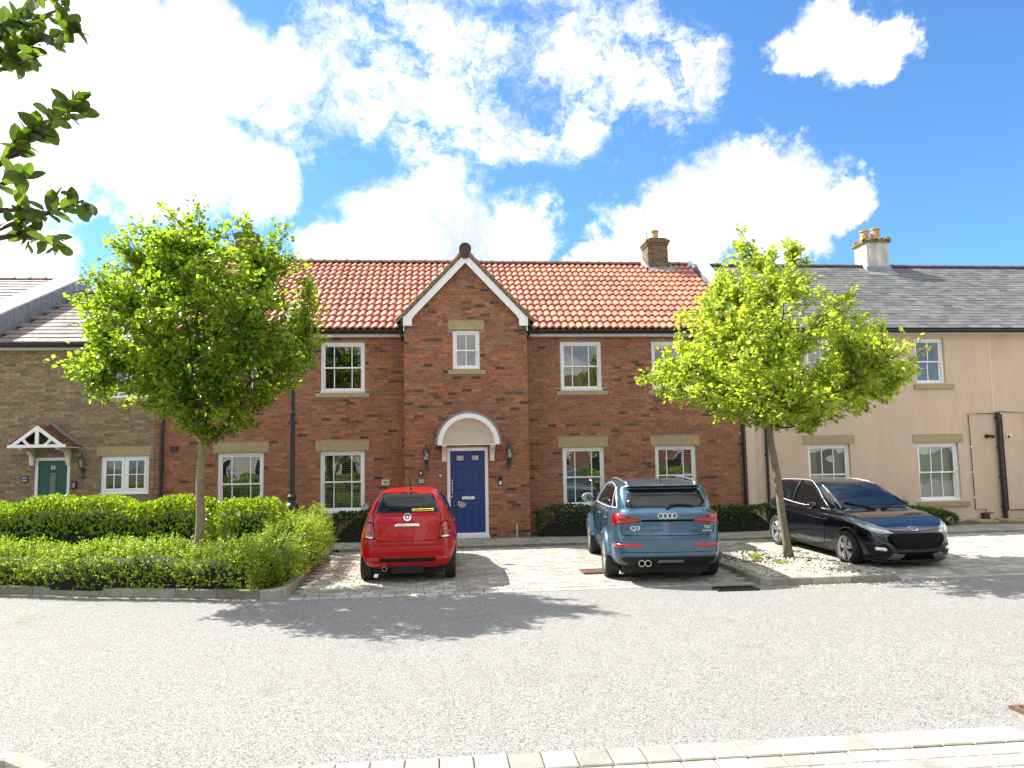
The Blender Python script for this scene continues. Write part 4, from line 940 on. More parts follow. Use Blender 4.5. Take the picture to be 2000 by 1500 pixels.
class Car:
    def __init__(s, root, side, front, plan, wheels, wr, arch, h=.022, green=None, flare=0, k=.10):
        s.root = root
        side, front, plan = [spline(p, 6) if sp else np.array(p) for p, sp in ((side, 1), (front, 1), (plan, 1))]
        mn = np.array([-1.06, side[:, 0].min()-.08, .06]); mx_ = np.array([1.06, side[:, 0].max()+.08, max(side[:, 1].max(), max(p[1] for p in green[0]) if green else 0)+.08])
        n = np.ceil((mx_-mn)/h).astype(int); mn[0] = -n[0]*h/2
        X, Y, Z = [mn[i]+np.arange(n[i]+1)*h for i in range(3)]
        d1 = sdpoly(side, *np.meshgrid(Y, Z, indexing='ij'))[None]; d2 = sdpoly(front, *np.meshgrid(X, Z, indexing='ij'))[:, None, :]; d3 = sdpoly(plan, *np.meshgrid(X, Y, indexing='ij'))[:, :, None]
        Dv = smax(smax(d1+0*d2, d2+0*d1, k), d3, k*1.3)
        if green is not None:
            g1 = sdpoly(spline(green[0], 6), *np.meshgrid(Y, Z, indexing='ij'))[None]; g2 = sdpoly(spline(green[1], 6), *np.meshgrid(X, Z, indexing='ij'))[:, None, :]; g3 = sdpoly(spline(green[2], 6), *np.meshgrid(X, Y, indexing='ij'))[:, :, None]
            Dv = smin(Dv, smax(smax(g1+0*g2, g2+0*g1, .09), g3, .12), .05)
        x3 = X[:, None, None]; y3 = Y[None, :, None]; z3 = Z[None, None, :]
        for wy in wheels:
            rr = np.sqrt((y3-wy)**2+(z3-wr)**2)
            if flare: Dv = smin(Dv, smax(smax(rr-(arch+.06), np.abs(x3)-flare, .05), -(np.abs(x3)-flare+.14), .05)+np.maximum(0, .42-z3)*1.5, .03)
            Dv = smax(Dv, -smax(rr-arch, .52-np.abs(x3), .02)+0*Dv, .02)
        s.V, s.F = nets(Dv, mn, h)
        s.bvh = BVHTree.FromPolygons(s.V.tolist(), s.F.tolist())
    def split(s, name, mask, mat):
        """own mesh for the faces whose centre satisfies mask"""
        c = s.V[s.F].mean(1); sel = s.F[mask(c)]; u, inv = np.unique(sel, return_inverse=True)
        me = bpy.data.meshes.new(name); me.from_pydata(s.V[u].tolist(), [], inv.reshape(sel.shape).tolist()); me.materials.append(mat)
        me.polygons.foreach_set('use_smooth', [True]*len(me.polygons)); me.update(); return newobj(name, me, s.root, None, True)
    AX = {'rear': ((0, 1, 0), lambda u, v: (u, -3, v)), 'front': ((0, -1, 0), lambda u, v: (u, 6, v)), 'right': ((-1, 0, 0), lambda u, v: (3, u, v)), 'left': ((1, 0, 0), lambda u, v: (-3, u, v)), 'top': ((0, 0, -1), lambda u, v: (u, v, 4))}
    def hit(s, ax, u, v):
        d, o = s.AX[ax]; p, n, i, t = s.bvh.ray_cast(Vector(o(u, v)), Vector(d))
        return (p, n if n.dot(Vector(d)) < 0 else -n) if p is not None else (None, None)
    def patch(s, name, poly, ax, mat, off=.004, nr=14, nc=14, parent=None, sm=0, mirror=False, flat=False):
        P = spline(poly, sm) if sm else np.array(poly, float)
        if mirror: P = P*np.array([-1, 1])
        v0, v1 = P[:, 1].min(), P[:, 1].max(); V = []; ok = True; m = len(P)
        last = None
        for i in range(nr+1):
            v = v0+(v1-v0)*min(max(i/nr, .003), .997); xs = []
            for a, b in zip(P, np.roll(P, -1, 0)):
                if (a[1] <= v) != (b[1] <= v): xs.append(a[0]+(b[0]-a[0])*(v-a[1])/(b[1]-a[1]))
            lo, hi = (min(xs), max(xs)) if xs else last; last = (lo, hi)
            for j in range(nc+1):
                u = lo+(hi-lo)*j/nc; p, n = s.hit(ax, u, v)
                V.append((p, n))
        good = [q[0] for q in V if q[0] is not None]
        if not good: return None
        fb = sum(good, Vector())/len(good); d = Vector(s.AX[ax][0])
        top = []; bot = []
        for i, (p, n) in enumerate(V):
            if p is None:
                q = min((V[k] for k in range(len(V)) if V[k][0] is not None), key=lambda w: abs(V.index(w)-i)); p, n = q
            top.append(p+n*off if not flat else p-d*off); bot.append(p-n*.012)
        w = nc+1; N_ = len(top)
        F = [(r*w+c, r*w+c+1, (r+1)*w+c+1, (r+1)*w+c) for r in range(nr) for c in range(nc)]
        rim = [c for c in range(w)]+[r*w+nc for r in range(1, nr+1)]+[nr*w+c for c in range(nc-1, -1, -1)]+[r*w for r in range(nr-1, 0, -1)]
        F2 = [(a, b, b+N_, a+N_) for a, b in zip(rim, rim[1:]+rim[:1])]
        fn = (top[F[len(F)//2][1]]-top[F[len(F)//2][0]]).cross(top[F[len(F)//2][3]]-top[F[len(F)//2][0]])
        if fn.dot(d) > 0: F = [f[::-1] for f in F]; F2 = [f for f in F2]
        else: F2 = [f[::-1] for f in F2]
        me = bpy.data.meshes.new(name); me.from_pydata([tuple(p) for p in top+bot], [], F+F2); me.materials.append(mat)
        me.polygons.foreach_set('use_smooth', [True]*len(F)+[False]*len(F2)); me.update()
        return newobj(name, me, parent or s.root, None, True)
    def seam(s, name, pts, ax, mat, w=.008, off=.002, parent=None, n=6, mirror=False):
        P = spline(pts, n, False)
        if mirror: P = P*np.array([-1, 1])
        Q = []
        for u, v in P:
            p, nn = s.hit(ax, u, v)
            if p is not None: Q.append(p+nn*off)
        if len(Q) < 2: return None
        return MB().tube(Q, w/2, 6).build(name, mat, parent or s.root, smooth=True, local=True)
def wheel(root, x, y, r, w, rimr, spokes, style, m_rim, steer=0):
    s = 1 if x > 0 else -1
    hub = bpy.data.objects.new('wheel', None)
    q = MB(); V = []
    # rim: barrel, lip and spokes
    q.lathe([(rimr*.97, -w*.30), (rimr*.93, -w*.28), (rimr*.90, w*.30), (rimr*.93, w*.42), (rimr*1.0, w*.46), (rimr*1.02, w*.43), (rimr*1.0, w*.38)], (0, 0, 0), 36, 'x'); q.f = q.f[:-2]; q.c = q.c[:-2]
    q.lathe([(rimr*.20, w*.10), (rimr*.20, w*.36), (rimr*.13, w*.40), (.001, w*.40)], (0, 0, 0), 18, 'x')
    for i in range(spokes):
        a = 2*math.pi*i/spokes+.2
        for da in ((-.13, .13) if style == 'twin' else ((0, .42) if style == 'y' else (0,))):
            ca, sa = math.cos(a+da*.3), math.sin(a+da*.3); cb, sb = math.cos(a+da), math.sin(a+da); wd = .024 if style != 'solid' else .05
            def pt(c_, s_, rr, t, xx): return (xx, c_*rr-s_*t, s_*rr+c_*t)
            q.add([pt(ca, sa, rimr*.14, -wd*.8, w*.37), pt(ca, sa, rimr*.14, wd*.8, w*.37), pt(cb, sb, rimr*.96, wd*.55, w*.42), pt(cb, sb, rimr*.96, -wd*.55, w*.42),
                   pt(ca, sa, rimr*.14, -wd, w*.2), pt(ca, sa, rimr*.14, wd, w*.2), pt(cb, sb, rimr*.96, wd, w*.25), pt(cb, sb, rimr*.96, -wd, w*.25)], [(0, 1, 2, 3), (0, 3, 7, 4), (1, 5, 6, 2)])
    if s < 0: q.v = [(-a, b, c) for a, b, c in q.v]; q.f = [f[::-1] for f in q.f]
    m = T(x, y, r, steer)
    o = newobj('wheel', q.mesh('wheel', m_rim), root, m, True)
    t = MB(); t.lathe([(rimr*1.0, -w*.44), (rimr*1.06, -w*.49), (r*.93, -w*.5), (r*.985, -w*.43), (r, -w*.33), (r, -w*.24), (r-.008, -w*.235), (r-.008, -w*.19), (r, -w*.185), (r, -w*.04), (r-.008, -w*.035), (r-.008, w*.035), (r, w*.04), (r, w*.185), (r-.008, w*.19), (r-.008, w*.235), (r, w*.24), (r, w*.33), (r*.985, w*.43), (r*.93, w*.5), (rimr*1.06, w*.49), (rimr*1.0, w*.44)], (0, 0, 0), 40, 'x')
    t.f = t.f[:-2]; t.c = t.c[:-2]
    t.build('tyre', m_rubber, o, local=True)
    d = MB(); d.lathe([(rimr*.82, -.01), (rimr*.82, .01)], (0, 0, 0), 26, 'x'); d.build('brake_disc', pm('brake_steel', (.03, .03, .03), .5, metal=.5, var=.2), o, local=True)
    return o
m_rubber = pm('tyre_rubber', (.018, .018, .018), .75, var=.2, vs=12)
m_cglass = pm('car_glass', (.005, .007, .008), .02, var=0, spec=.5)
m_ctrim = pm('car_trim_black', (.009, .009, .010), .5, var=.1, spec=.25)
m_gap = pm('panel_gap', (.003, .003, .003), .8, var=0, spec=.08)
m_under = pm('underbody', (.01, .01, .01), .8, var=.2)
m_tail = pm('red_lamp_lens', (.20, .002, .004), .10, var=.1, vs=20, coat=1)
m_tail2 = pm('red_lamp_core', (.42, .008, .010), .18, var=.1, vs=30, coat=1)
m_refl = pm('lamp_clear', (.75, .78, .80), .08, metal=.6, var=.3, vs=40)
m_alloy = pm('alloy', (.62, .62, .63), .25, metal=.9, var=.1)
m_trim = pm('satin_trim', (.62, .63, .64), .3, metal=.25, var=.03)
m_alloyd = pm('dark_alloy', (.33, .33, .34), .28, metal=.9, var=.1)
def paintmat(name, col, fl=.25, rough=.25):
    m = pm(name, col, rough, metal=fl, var=.03, vs=2, coat=1.0); return m
def body_split(c, paint_, zlow, hi=9):
    c.split('body', lambda p: p[:, 2] >= zlow, paint_); c.split('sill_trim', lambda p: p[:, 2] < zlow, m_ctrim)
def mirror_cap(root, x, y, z, mat, sz=(.10, .07, .07)):
    s = 1 if x > 0 else -1; b = bmesh.new(); bmesh.ops.create_uvsphere(b, u_segments=16, v_segments=10, radius=1)
    q = MB(); b.verts.ensure_lookup_table(); V = []
    for v in b.verts:
        p = v.co; V.append((x+p.x*sz[0]*(1 if p.x*s > 0 else 1.05), y+max(p.y, -.35)*sz[1], z+p.z*sz[2]*(1-.15*p.x*s)))
    q.add(V, [tuple(v.index for v in f.verts) for f in b.faces]); b.free()
    o = q.build('door_mirror', mat, root, smooth=True, local=True)
    MB().tube([(x-s*.16, y+.03, z-.05), (x-s*.04, y+.01, z-.03)], .022, 8).build('mirror_arm', m_ctrim, o, local=True)
    g = MB(); n = 16; g.add([(x+math.cos(2*math.pi*i/n)*sz[0]*.86, y-.35*sz[1]-.004, z+math.sin(2*math.pi*i/n)*sz[2]*.84) for i in range(n)], [tuple(range(n))]); g.build('mirror_glass', pm('mirror_silver', (.22, .25, .28), .03, metal=1, var=0), o, local=True)
    return o
def place(x, y, rz): return (x, y, bz(y)+.018), rz

# --- small red hatchback, seen from behind
loc, rz = place(-.50, 12.80, R(-1.0))
c1 = thing('red_car', loc, 'small rounded red hatchback parked nose in before the blue door', 'car', 'cars parked in the bays', rz); c1.rotation_euler.x = R(1.1)
side = [(-.30, .20), (-.46, .25), (-.535, .34), (-.575, .52), (-.56, .66), (-.525, .78), (-.485, .98), (-.43, 1.10), (-.26, 1.36), (-.17, 1.43), (.1, 1.465), (.6, 1.492), (1.0, 1.47), (1.25, 1.39), (1.6, 1.19), (1.95, 1.01), (2.4, .93), (2.75, .79), (2.93, .62), (2.98, .42), (2.9, .22), (2.3, .17), (1.2, .16), (.3, .17)]
front = [(0, .12), (.74, .14), (.82, .24), (.845, .40), (.86, .56), (.835, .72), (.76, .88), (.685, 1.02), (.62, 1.17), (.535, 1.33), (.45, 1.43), (.26, 1.485), (0, 1.495)]
front = front+[(-a, b) for a, b in front[-2:0:-1]]
plan = [(0, -.57), (.34, -.55), (.60, -.48), (.77, -.28), (.85, .1), (.86, .9), (.86, 1.8), (.84, 2.3), (.74, 2.72), (.50, 2.95), (0, 3.02)]; plan = plan+[(-a, b) for a, b in plan[-2:0:-1]]
car = Car(c1, side, front, plan, (0, 2.30), .285, .325, k=.19)
m_red = pm('red_paint', (.40, .001, .006), .28, spec=.25, var=.03, vs=2, coat=.55)
body_split(car, m_red, .20)
gl = [(-.50, 1.105), (.50, 1.105), (.515, 1.125), (.505, 1.15), (.415, 1.37), (.39, 1.395), (.28, 1.408), (0, 1.412), (-.28, 1.408), (-.39, 1.395), (-.415, 1.37), (-.505, 1.15), (-.515, 1.125)]
car.patch('rear_window', gl, 'rear', m_cglass, .004, 16, 18)
for s in (0, 1):
    mi = bool(s)
    lo = car.patch('tail_light', [(.525, .70), (.68, .71), (.685, .78), (.645, .93), (.61, .955), (.56, .945), (.53, .86)], 'rear', m_tail, .012, 14, 8, mirror=mi, sm=3)
    car.patch('lamp_core', [(.565, .80), (.645, .80), (.615, .915), (.58, .915)], 'rear', m_tail2, .017, 8, 6, parent=lo, mirror=mi)
    car.patch('reverse_lamp', [(.545, .712), (.655, .717), (.65, .742), (.55, .738)], 'rear', m_refl, .016, 5, 6, parent=lo, mirror=mi)
    car.patch('rear_reflector', [(.45, .355), (.62, .365), (.66, .40), (.46, .41)], 'rear', m_tail2, .006, 5, 8, mirror=mi)
    car.seam('lamp_edge', [(.525, .70), (.60, .70), (.68, .705), (.69, .78), (.65, .93), (.61, .962), (.56, .95), (.527, .86), (.52, .78), (.525, .70)], 'rear', m_gap, .012, .004, parent=lo, mirror=mi)
    sd_ = 'right' if not s else 'left'
    car.patch('side_window', [(.78, 1.02), (1.62, 1.0), (1.55, 1.06), (1.20, 1.31), (.95, 1.38), (.78, 1.385)], sd_, m_cglass, .004, 12, 14)
    car.patch('side_window', [(.0, 1.09), (.70, 1.03), (.70, 1.385), (.35, 1.385), (.12, 1.33)], sd_, m_cglass, .004, 12, 10)
    car.seam('door_seam', [(.73, 1.40), (.74, 1.0), (.70, .6), (.72, .32), (1.3, .26), (1.72, .30), (1.76, .7), (1.68, 1.0)], sd_, m_gap)
    mirror_cap(c1, (.90 if not s else -.90), 1.60, 1.055, pm('mirror_shell', (.10, .11, .12), .15, metal=.7, var=.05), (.085, .085, .062))
    for wy in (0, 2.30): wheel(c1, (.675 if not s else -.675), wy, .285, .185, .195, 5, 'solid', m_alloyd)
    MB().box((.60 if not s else -.64), (.64 if not s else -.60), .9, 1.0, .83, .85).build('door_handle', m_chrome, c1, local=True) if False else car.patch('door_handle', [(.80, .845), (1.0, .85), (1.0, .875), (.80, .87)], sd_, m_chrome, .018, 3, 6)
car.patch('bumper_slot', [(-.43, .335), (.43, .335), (.45, .40), (-.45, .40)], 'rear', m_ctrim, .003, 5, 20)
car.patch('tailgate_handle', [(-.20, .892), (.20, .892), (.185, .935), (-.185, .935)], 'rear', m_chrome, .022, 5, 14)
bd = car.patch('badge', [(.062*math.cos(a), 1.035+.062*math.sin(a)) for a in np.linspace(0, 2*math.pi, 22)[:-1]], 'rear', m_chrome, .012, 12, 12)
car.patch('badge_face', [(.040*math.cos(a), 1.035+.040*math.sin(a)) for a in np.linspace(0, 2*math.pi, 22)[:-1]], 'rear', pm('badge_red', (.18, .02, .03), .2, var=.1), .014, 10, 10, parent=bd)
car.patch('badge_core', [(.020*math.cos(a), 1.035+.022*math.sin(a)) for a in np.linspace(0, 2*math.pi, 18)[:-1]], 'rear', m_refl, .016, 8, 8, parent=bd)
car.seam('tailgate_seam', [(-.53, 1.08), (-.535, .9), (-.51, .72), (-.46, .675), (0, .665), (.46, .675), (.51, .72), (.535, .9), (.53, 1.08)], 'rear', m_gap, .009)
car.seam('bumper_crease', [(-.66, .60), (-.4, .615), (0, .62), (.4, .615), (.66, .60)], 'rear', m_red, .02, .0)
car.seam('bumper_crease', [(-.45, .50), (0, .51), (.45, .50)], 'rear', m_red, .022, .002)
ps = [car.hit('rear', u, v) for u, v in ((.02, 1.125), (-.12, 1.155), (-.26, 1.16), (-.36, 1.135))]
MB().tube([p+n*.02 for p, n in ps], [.016, .013, .010, .007], 6).build('wiper', m_ctrim, c1, local=True)
st = car.patch('window_sticker', [(.07, 1.125), (.42, 1.125), (.42, 1.165), (.07, 1.165)], 'rear', pm('yellow_sticker', (.85, .62, .06), .5, var=.03), .007, 3, 10)
car.patch('sticker_print', [(.10, 1.138), (.39, 1.138), (.375, 1.150), (.115, 1.150)], 'rear', pm('sticker_ink', (.06, .05, .02), .6, var=.5, vs=60), .009, 3, 16, parent=st)
MB().tube([(.03, -.02, 1.45), (.03, -.16, 1.56), (.03, -.24, 1.66)], [.011, .006, .004], 6).lathe([(.035, 0), (.03, .02), (.012, .035)], (.03, -.01, 1.452), 10).build('aerial', m_ctrim, c1, local=True)
MB().tube([(-.36, -.38, .245), (-.36, -.52, .24)], .04, 14).build('exhaust', m_chrome, c1, local=True)
MB().tube([(-.36, -.50, .24), (-.36, -.523, .24)], .031, 14).build('exhaust_bore', m_gap, c1, local=True)
MB().box(-.57, .57, -.25, 2.6, .12, .30).box(-.25, .25, -.44, -.25, .15, .3).build('underbody', m_under, c1, local=True)  # box hung low to deepen the shade under the car
car.patch('lock_cap', [(.755+.022*math.cos(a)-.0, .62+.03*math.sin(a)) for a in np.linspace(0, 2*math.pi, 14)[:-1]], 'rear', m_chrome, .006, 6, 6)

# --- blue SUV, seen from behind and its left
loc, rz = place(3.58, 12.30, R(-6.0))
c2 = thing('blue_car', loc, 'blue grey SUV with roof rails parked nose in beside the gravel bed', 'car', 'cars parked in the bays', rz); c2.rotation_euler.x = R(1.1)
side = [(-.55, .28), (-.76, .30), (-.86, .40), (-.895, .56), (-.90, .70), (-.865, .80), (-.84, .95), (-.80, 1.10), (-.5, 1.13), (.5, 1.11), (1.4, 1.09), (2.15, 1.08), (2.75, 1.0), (3.2, .88), (3.42, .68), (3.46, .45), (3.38, .25), (2.6, .22), (1.3, .21), (.2, .22)]
front = [(0, .18), (.72, .2), (.82, .28), (.885, .45), (.905, .66), (.90, .85), (.88, 1.0), (.83, 1.10), (.6, 1.14), (0, 1.15)]; front = front+[(-a, b) for a, b in front[-2:0:-1]]
plan = [(0, -.91), (.50, -.885), (.72, -.81), (.83, -.62), (.885, -.2), (.905, .6), (.905, 2.0), (.88, 2.6), (.78, 3.1), (.55, 3.38), (0, 3.48)]; plan = plan+[(-a, b) for a, b in plan[-2:0:-1]]
gside = [(-.835, 1.0), (-.80, 1.14), (-.62, 1.34), (-.50, 1.455), (-.60, 1.485), (-.40, 1.515), (0, 1.55), (.5, 1.575), (1.0, 1.56), (1.35, 1.50), (1.6, 1.40), (2.2, 1.08), (2.2, .95), (0, .95)]
gfront = [(0, .9), (.86, .95), (.835, 1.08), (.80, 1.16), (.72, 1.36), (.66, 1.47), (.54, 1.545), (.3, 1.572), (0, 1.58)]; gfront = gfront+[(-a, b) for a, b in gfront[-2:0:-1]]
gplan = [(0, -.86), (.45, -.83), (.62, -.76), (.72, -.55), (.80, .0), (.86, .8), (.86, 1.6), (.80, 2.1), (.6, 2.3), (0, 2.35)]; gplan = gplan+[(-a, b) for a, b in gplan[-2:0:-1]]
car = Car(c2, side, front, plan, (0, 2.60), .345, .385, green=(gside, gfront, gplan), flare=.915)
m_bl = paintmat('steel_blue_paint', (.045, .12, .20), .55, .28)
car.split('body', lambda p: (p[:, 2] >= .44) | (np.abs(p[:, 1]-1.3) < 1.9), m_bl); car.split('bumper_trim', lambda p: (p[:, 2] < .44) & (np.abs(p[:, 1]-1.3) >= 1.9), pm('grey_blue_lower', (.035, .075, .11), .4, metal=.4, var=.05, coat=.5))
car.patch('rear_window', [(-.60, 1.165), (.60, 1.165), (.625, 1.19), (.555, 1.42), (.50, 1.45), (0, 1.462), (-.50, 1.45), (-.555, 1.42), (-.625, 1.19)], 'rear', m_cglass, .004, 16, 20)
for s in (0, 1):
    mi = bool(s); sd_ = 'right' if not s else 'left'
    lo = car.patch('tail_light', [(.40, .955), (.80, .90), (.83, .94), (.80, 1.075), (.74, 1.085), (.42, 1.0)], 'rear', m_tail, .010, 14, 16, mirror=mi)
    car.patch('lamp_core', [(.47, .962), (.76, .935), (.765, .965), (.47, .985)], 'rear', m_tail2, .015, 4, 12, parent=lo, mirror=mi)
    car.patch('lamp_core', [(.60, 1.0), (.765, .99), (.75, 1.05), (.70, 1.045)], 'rear', m_tail2, .015, 4, 8, parent=lo, mirror=mi)
    car.patch('rear_reflector', [(.40, .575), (.80, .565), (.82, .625), (.42, .635), (.385, .605)], 'rear', m_tail2, .008, 6, 12, mirror=mi)
    for poly in ([(-.46, 1.17), (-.22, 1.145), (-.16, 1.40), (-.32, 1.34)], [(-.15, 1.14), (.62, 1.125), (.62, 1.455), (.2, 1.455), (-.09, 1.415)], [(.68, 1.125), (1.62, 1.11), (1.52, 1.20), (1.10, 1.42), (.9, 1.455), (.68, 1.46)]):
        car.patch('side_window', poly, sd_, m_cglass, .004, 10, 10)
    car.seam('window_trim', [(-.52, 1.15), (.2, 1.12), (1.0, 1.105), (1.7, 1.095)], sd_, m_trim, .018, .004)
    car.seam('window_trim', [(-.52, 1.15), (-.32, 1.36), (-.05, 1.445), (.4, 1.478), (.9, 1.475), (1.25, 1.38), (1.7, 1.095)], sd_, m_trim, .014, .004)
    for xx in (-.17, .65): car.seam('window_trim', [(xx-.03, 1.13), (xx+.02, 1.45)], sd_, m_trim if xx < 0 else m_ctrim, .018, .004)
    car.seam('door_seam', [(.65, 1.11), (.62, .8), (.63, .42), (.2, .40)], sd_, m_gap); car.seam('door_seam', [(1.65, 1.09), (1.68, .8), (1.62, .4), (.63, .36)], sd_, m_gap); car.seam('door_seam', [(-.13, 1.13), (-.2, .95), (.1, .75), (.32, .45)], sd_, m_gap)
    for y0 in (-.02, .85): car.patch('door_handle', [(y0, .945), (y0+.2, .94), (y0+.2, .97), (y0, .975)], sd_, m_chrome, .022, 3, 6)
    mirror_cap(c2, (1.0 if not s else -1.0), 1.62, 1.17, pm('mirror_shell_silver', (.45, .48, .50), .2, metal=.8, var=.05), (.11, .09, .085))
    for wy in (0, 2.60): wheel(c2, (.795 if not s else -.795), wy, .345, .225, .235, 5, 'twin', m_alloy)
    rl = []
    for y0, dz in ((-.40, -.004), (-.34, .022), (-.15, .032), (.2, .034), (.6, .034), (.95, .030), (1.15, .016), (1.25, -.006)):
        p, n = car.hit('top', (.575 if not s else -.575)*(1-.05*(y0 < -.2)), y0); rl.append((p.x, p.y, p.z+dz))
    MB().tube(rl, .019, 8).build('roof_rail', m_alloy, c2, smooth=True, local=True)
    car.seam('lower_crease', [(-.1, .62), (.6, .58), (1.4, .56), (2.1, .60)], sd_, m_bl, .02, 0)
car.patch('light_strip_recess', [(-.40, .955), (.40, .955), (.42, .985), (-.42, .985)], 'rear', m_gap, .003, 4, 20)
car.seam('tailgate_seam', [(-.72, .90), (-.70, .80), (-.62, .755), (0, .745), (.62, .755), (.70, .80), (.72, .90)], 'rear', m_gap, .011)
car.seam('bumper_line', [(-.80, .50), (-.3, .495), (.3, .495), (.80, .50)], 'rear', m_gap, .008)
car.patch('diffuser', [(-.60, .29), (.60, .29), (.70, .37), (.72, .425), (-.72, .425), (-.70, .37)], 'rear', m_ctrim, .004, 8, 20)
car.patch('skid_plate', [(-.17, .335), (.24, .335), (.22, .375), (-.15, .375)], 'rear', pm('grey_plastic', (.12, .13, .14), .4, var=.1), .012, 4, 12)
ex = car.patch('spoiler_lip', [(-.58, 1.452), (.58, 1.452), (.56, 1.475), (-.56, 1.475)], 'rear', m_ctrim, .012, 3, 20)
for i in range(4):
    p, n = car.hit('rear', -.105+.070*i, 1.045); q = MB(); r_ = .046
    V = []; nn = 24
    for k in range(nn):
        a = 2*math.pi*k/nn; V += [(p.x+r_*math.cos(a), p.y-.012, p.z+r_*math.sin(a)), (p.x+(r_-.011)*math.cos(a), p.y-.012, p.z+(r_-.011)*math.sin(a)), (p.x+r_*math.cos(a), p.y+.02, p.z+r_*math.sin(a)), (p.x+(r_-.011)*math.cos(a), p.y+.02, p.z+(r_-.011)*math.sin(a))]
    F = []
    for k in range(nn):
        b, e = 4*k, 4*((k+1) % nn); F += [(b, b+1, e+1, e), (b, e, e+2, b+2), (b+1, b+3, e+3, e+1)]
    q.add(V, F).build('badge_ring', m_chrome, c2, local=True)
def ctext(car, t, size, u, v, mat, root, ax='rear', sx=1.):
    p, n = car.hit(ax, u, v)
    rot = FRONT if ax == 'rear' else Matrix.Rotation(math.pi, 4, 'Z') @ FRONT
    return text(t, size, mat, root, Matrix.Translation(p+n*.006) @ rot, 'badge_lettering', .004, True, sx)
ctext(car, 'Q3', .095, -.50, .86, m_chrome, c2, sx=1.25); ctext(car, 'TDI', .06, .60, .865, m_chrome, c2, sx=1.1); ctext(car, 'quattro', .045, .60, .815, m_chrome, c2)
ps = [car.hit('rear', u, v) for u, v in ((.02, 1.175), (.16, 1.195), (.32, 1.185), (.42, 1.17))]
MB().tube([p+n*.03 for p, n in ps], [.026, .02, .016, .01], 6).build('wiper', m_ctrim, c2, local=True)
MB().lathe([(.032, 0), (.03, .012), (.001, .035)], car.hit('rear', .02, 1.17)[0]+Vector((0, -.02, 0)), 10).build('wiper_hub', m_ctrim, c2, local=True)
p, n = car.hit('top', 0, -.25)
MB().add([(p.x-.025, p.y+.09, p.z-.01), (p.x+.025, p.y+.09, p.z-.01), (p.x+.02, p.y-.08, p.z-.01), (p.x-.02, p.y-.08, p.z-.01), (p.x, p.y-.06, p.z+.075), (p.x, p.y-.08, p.z+.07)], [(0, 1, 4), (1, 2, 5, 4), (2, 3, 5), (3, 0, 4, 5)]).build('shark_fin_aerial', m_bl, c2, local=True)
for xx in (-.42, -.325):
    q = MB().lathe([(.042, .015), (.042, 0), (.05, 0), (.05, .12)], (xx, -.885, .335), 18, 'y'); q.f = q.f[:-2]; q.c = q.c[:-2]; q.build('exhaust', m_chrome, c2, local=True)
    MB().tube([(xx, -.875, .335), (xx, -.80, .335)], .0425, 14).build('exhaust_bore', m_gap, c2, local=True)
MB().box(-.66, .66, -.6, 3.1, .15, .38).build('underbody', m_under, c2, local=True)  # floor block lowered to darken the ground beneath

# --- black three-door hatchback, nose towards the road
loc, rz = place(7.86, 15.40, R(182.2)); loc = (loc[0], loc[1], loc[2]-.01)
c3 = thing('black_car', loc, 'glossy black three door hatchback parked nose out behind the slim tree', 'car', 'cars parked in the bays', rz); c3.rotation_euler.x = R(-1.9); c3.scale = (1, 1, .965)
side = [(-.45, .22), (-.60, .26), (-.69, .40), (-.70, .62), (-.675, .80), (-.64, .95), (-.5, 1.0), (.4, .97), (1.4, .94), (2.1, .955), (2.5, .92), (2.9, .82), (3.18, .69), (3.29, .55), (3.31, .40), (3.27, .22), (2.9, .14), (2.0, .16), (1.0, .16), (.3, .17)]
front = [(0, .12), (.70, .13), (.79, .22), (.84, .42), (.86, .60), (.855, .78), (.82, .90), (.74, .97), (.5, 1.01), (0, 1.03)]; front = front+[(-a, b) for a, b in front[-2:0:-1]]
plan = [(0, -.71), (.45, -.68), (.68, -.58), (.80, -.35), (.85, .1), (.86, .8), (.86, 2.0), (.85, 2.5), (.80, 2.85), (.66, 3.12), (.40, 3.27), (0, 3.32)]; plan = plan+[(-a, b) for a, b in plan[-2:0:-1]]
gside = [(-.66, .85), (-.64, .98), (-.50, 1.16), (-.36, 1.34), (-.46, 1.40), (-.2, 1.435), (.2, 1.465), (.7, 1.475), (1.1, 1.435), (1.4, 1.33), (1.8, 1.15), (2.22, .96), (2.2, .85), (.5, .8)]
gfront = [(0, .8), (.82, .85), (.79, .95), (.745, 1.05), (.67, 1.25), (.60, 1.375), (.48, 1.445), (.28, 1.472), (0, 1.48)]; gfront = gfront+[(-a, b) for a, b in gfront[-2:0:-1]]
gplan = [(0, -.69), (.42, -.64), (.60, -.52), (.72, -.2), (.80, .4), (.82, 1.2), (.80, 1.7), (.72, 2.1), (.5, 2.32), (0, 2.42)]; gplan = gplan+[(-a, b) for a, b in gplan[-2:0:-1]]
car = Car(c3, side, front, plan, (0, 2.49), .312, .345, green=(gside, gfront, gplan))
m_bk = paintmat('black_paint', (.004, .005, .011), .2, .15)
body_split(car, m_bk, .17)
car.patch('windscreen', [(-.66, .985), (.66, .985), (.64, 1.06), (.545, 1.34), (.50, 1.385), (0, 1.40), (-.50, 1.385), (-.545, 1.34), (-.64, 1.06)], 'front', m_cglass, .004, 18, 22)
car.patch('rear_window', [(-.54, 1.03), (.54, 1.03), (.47, 1.34), (-.47, 1.34)], 'rear', m_cglass, .004, 10, 14)
m_hl = pm('headlamp_lens', (.30, .34, .38), .05, metal=.4, var=.5, vs=25, coat=1)
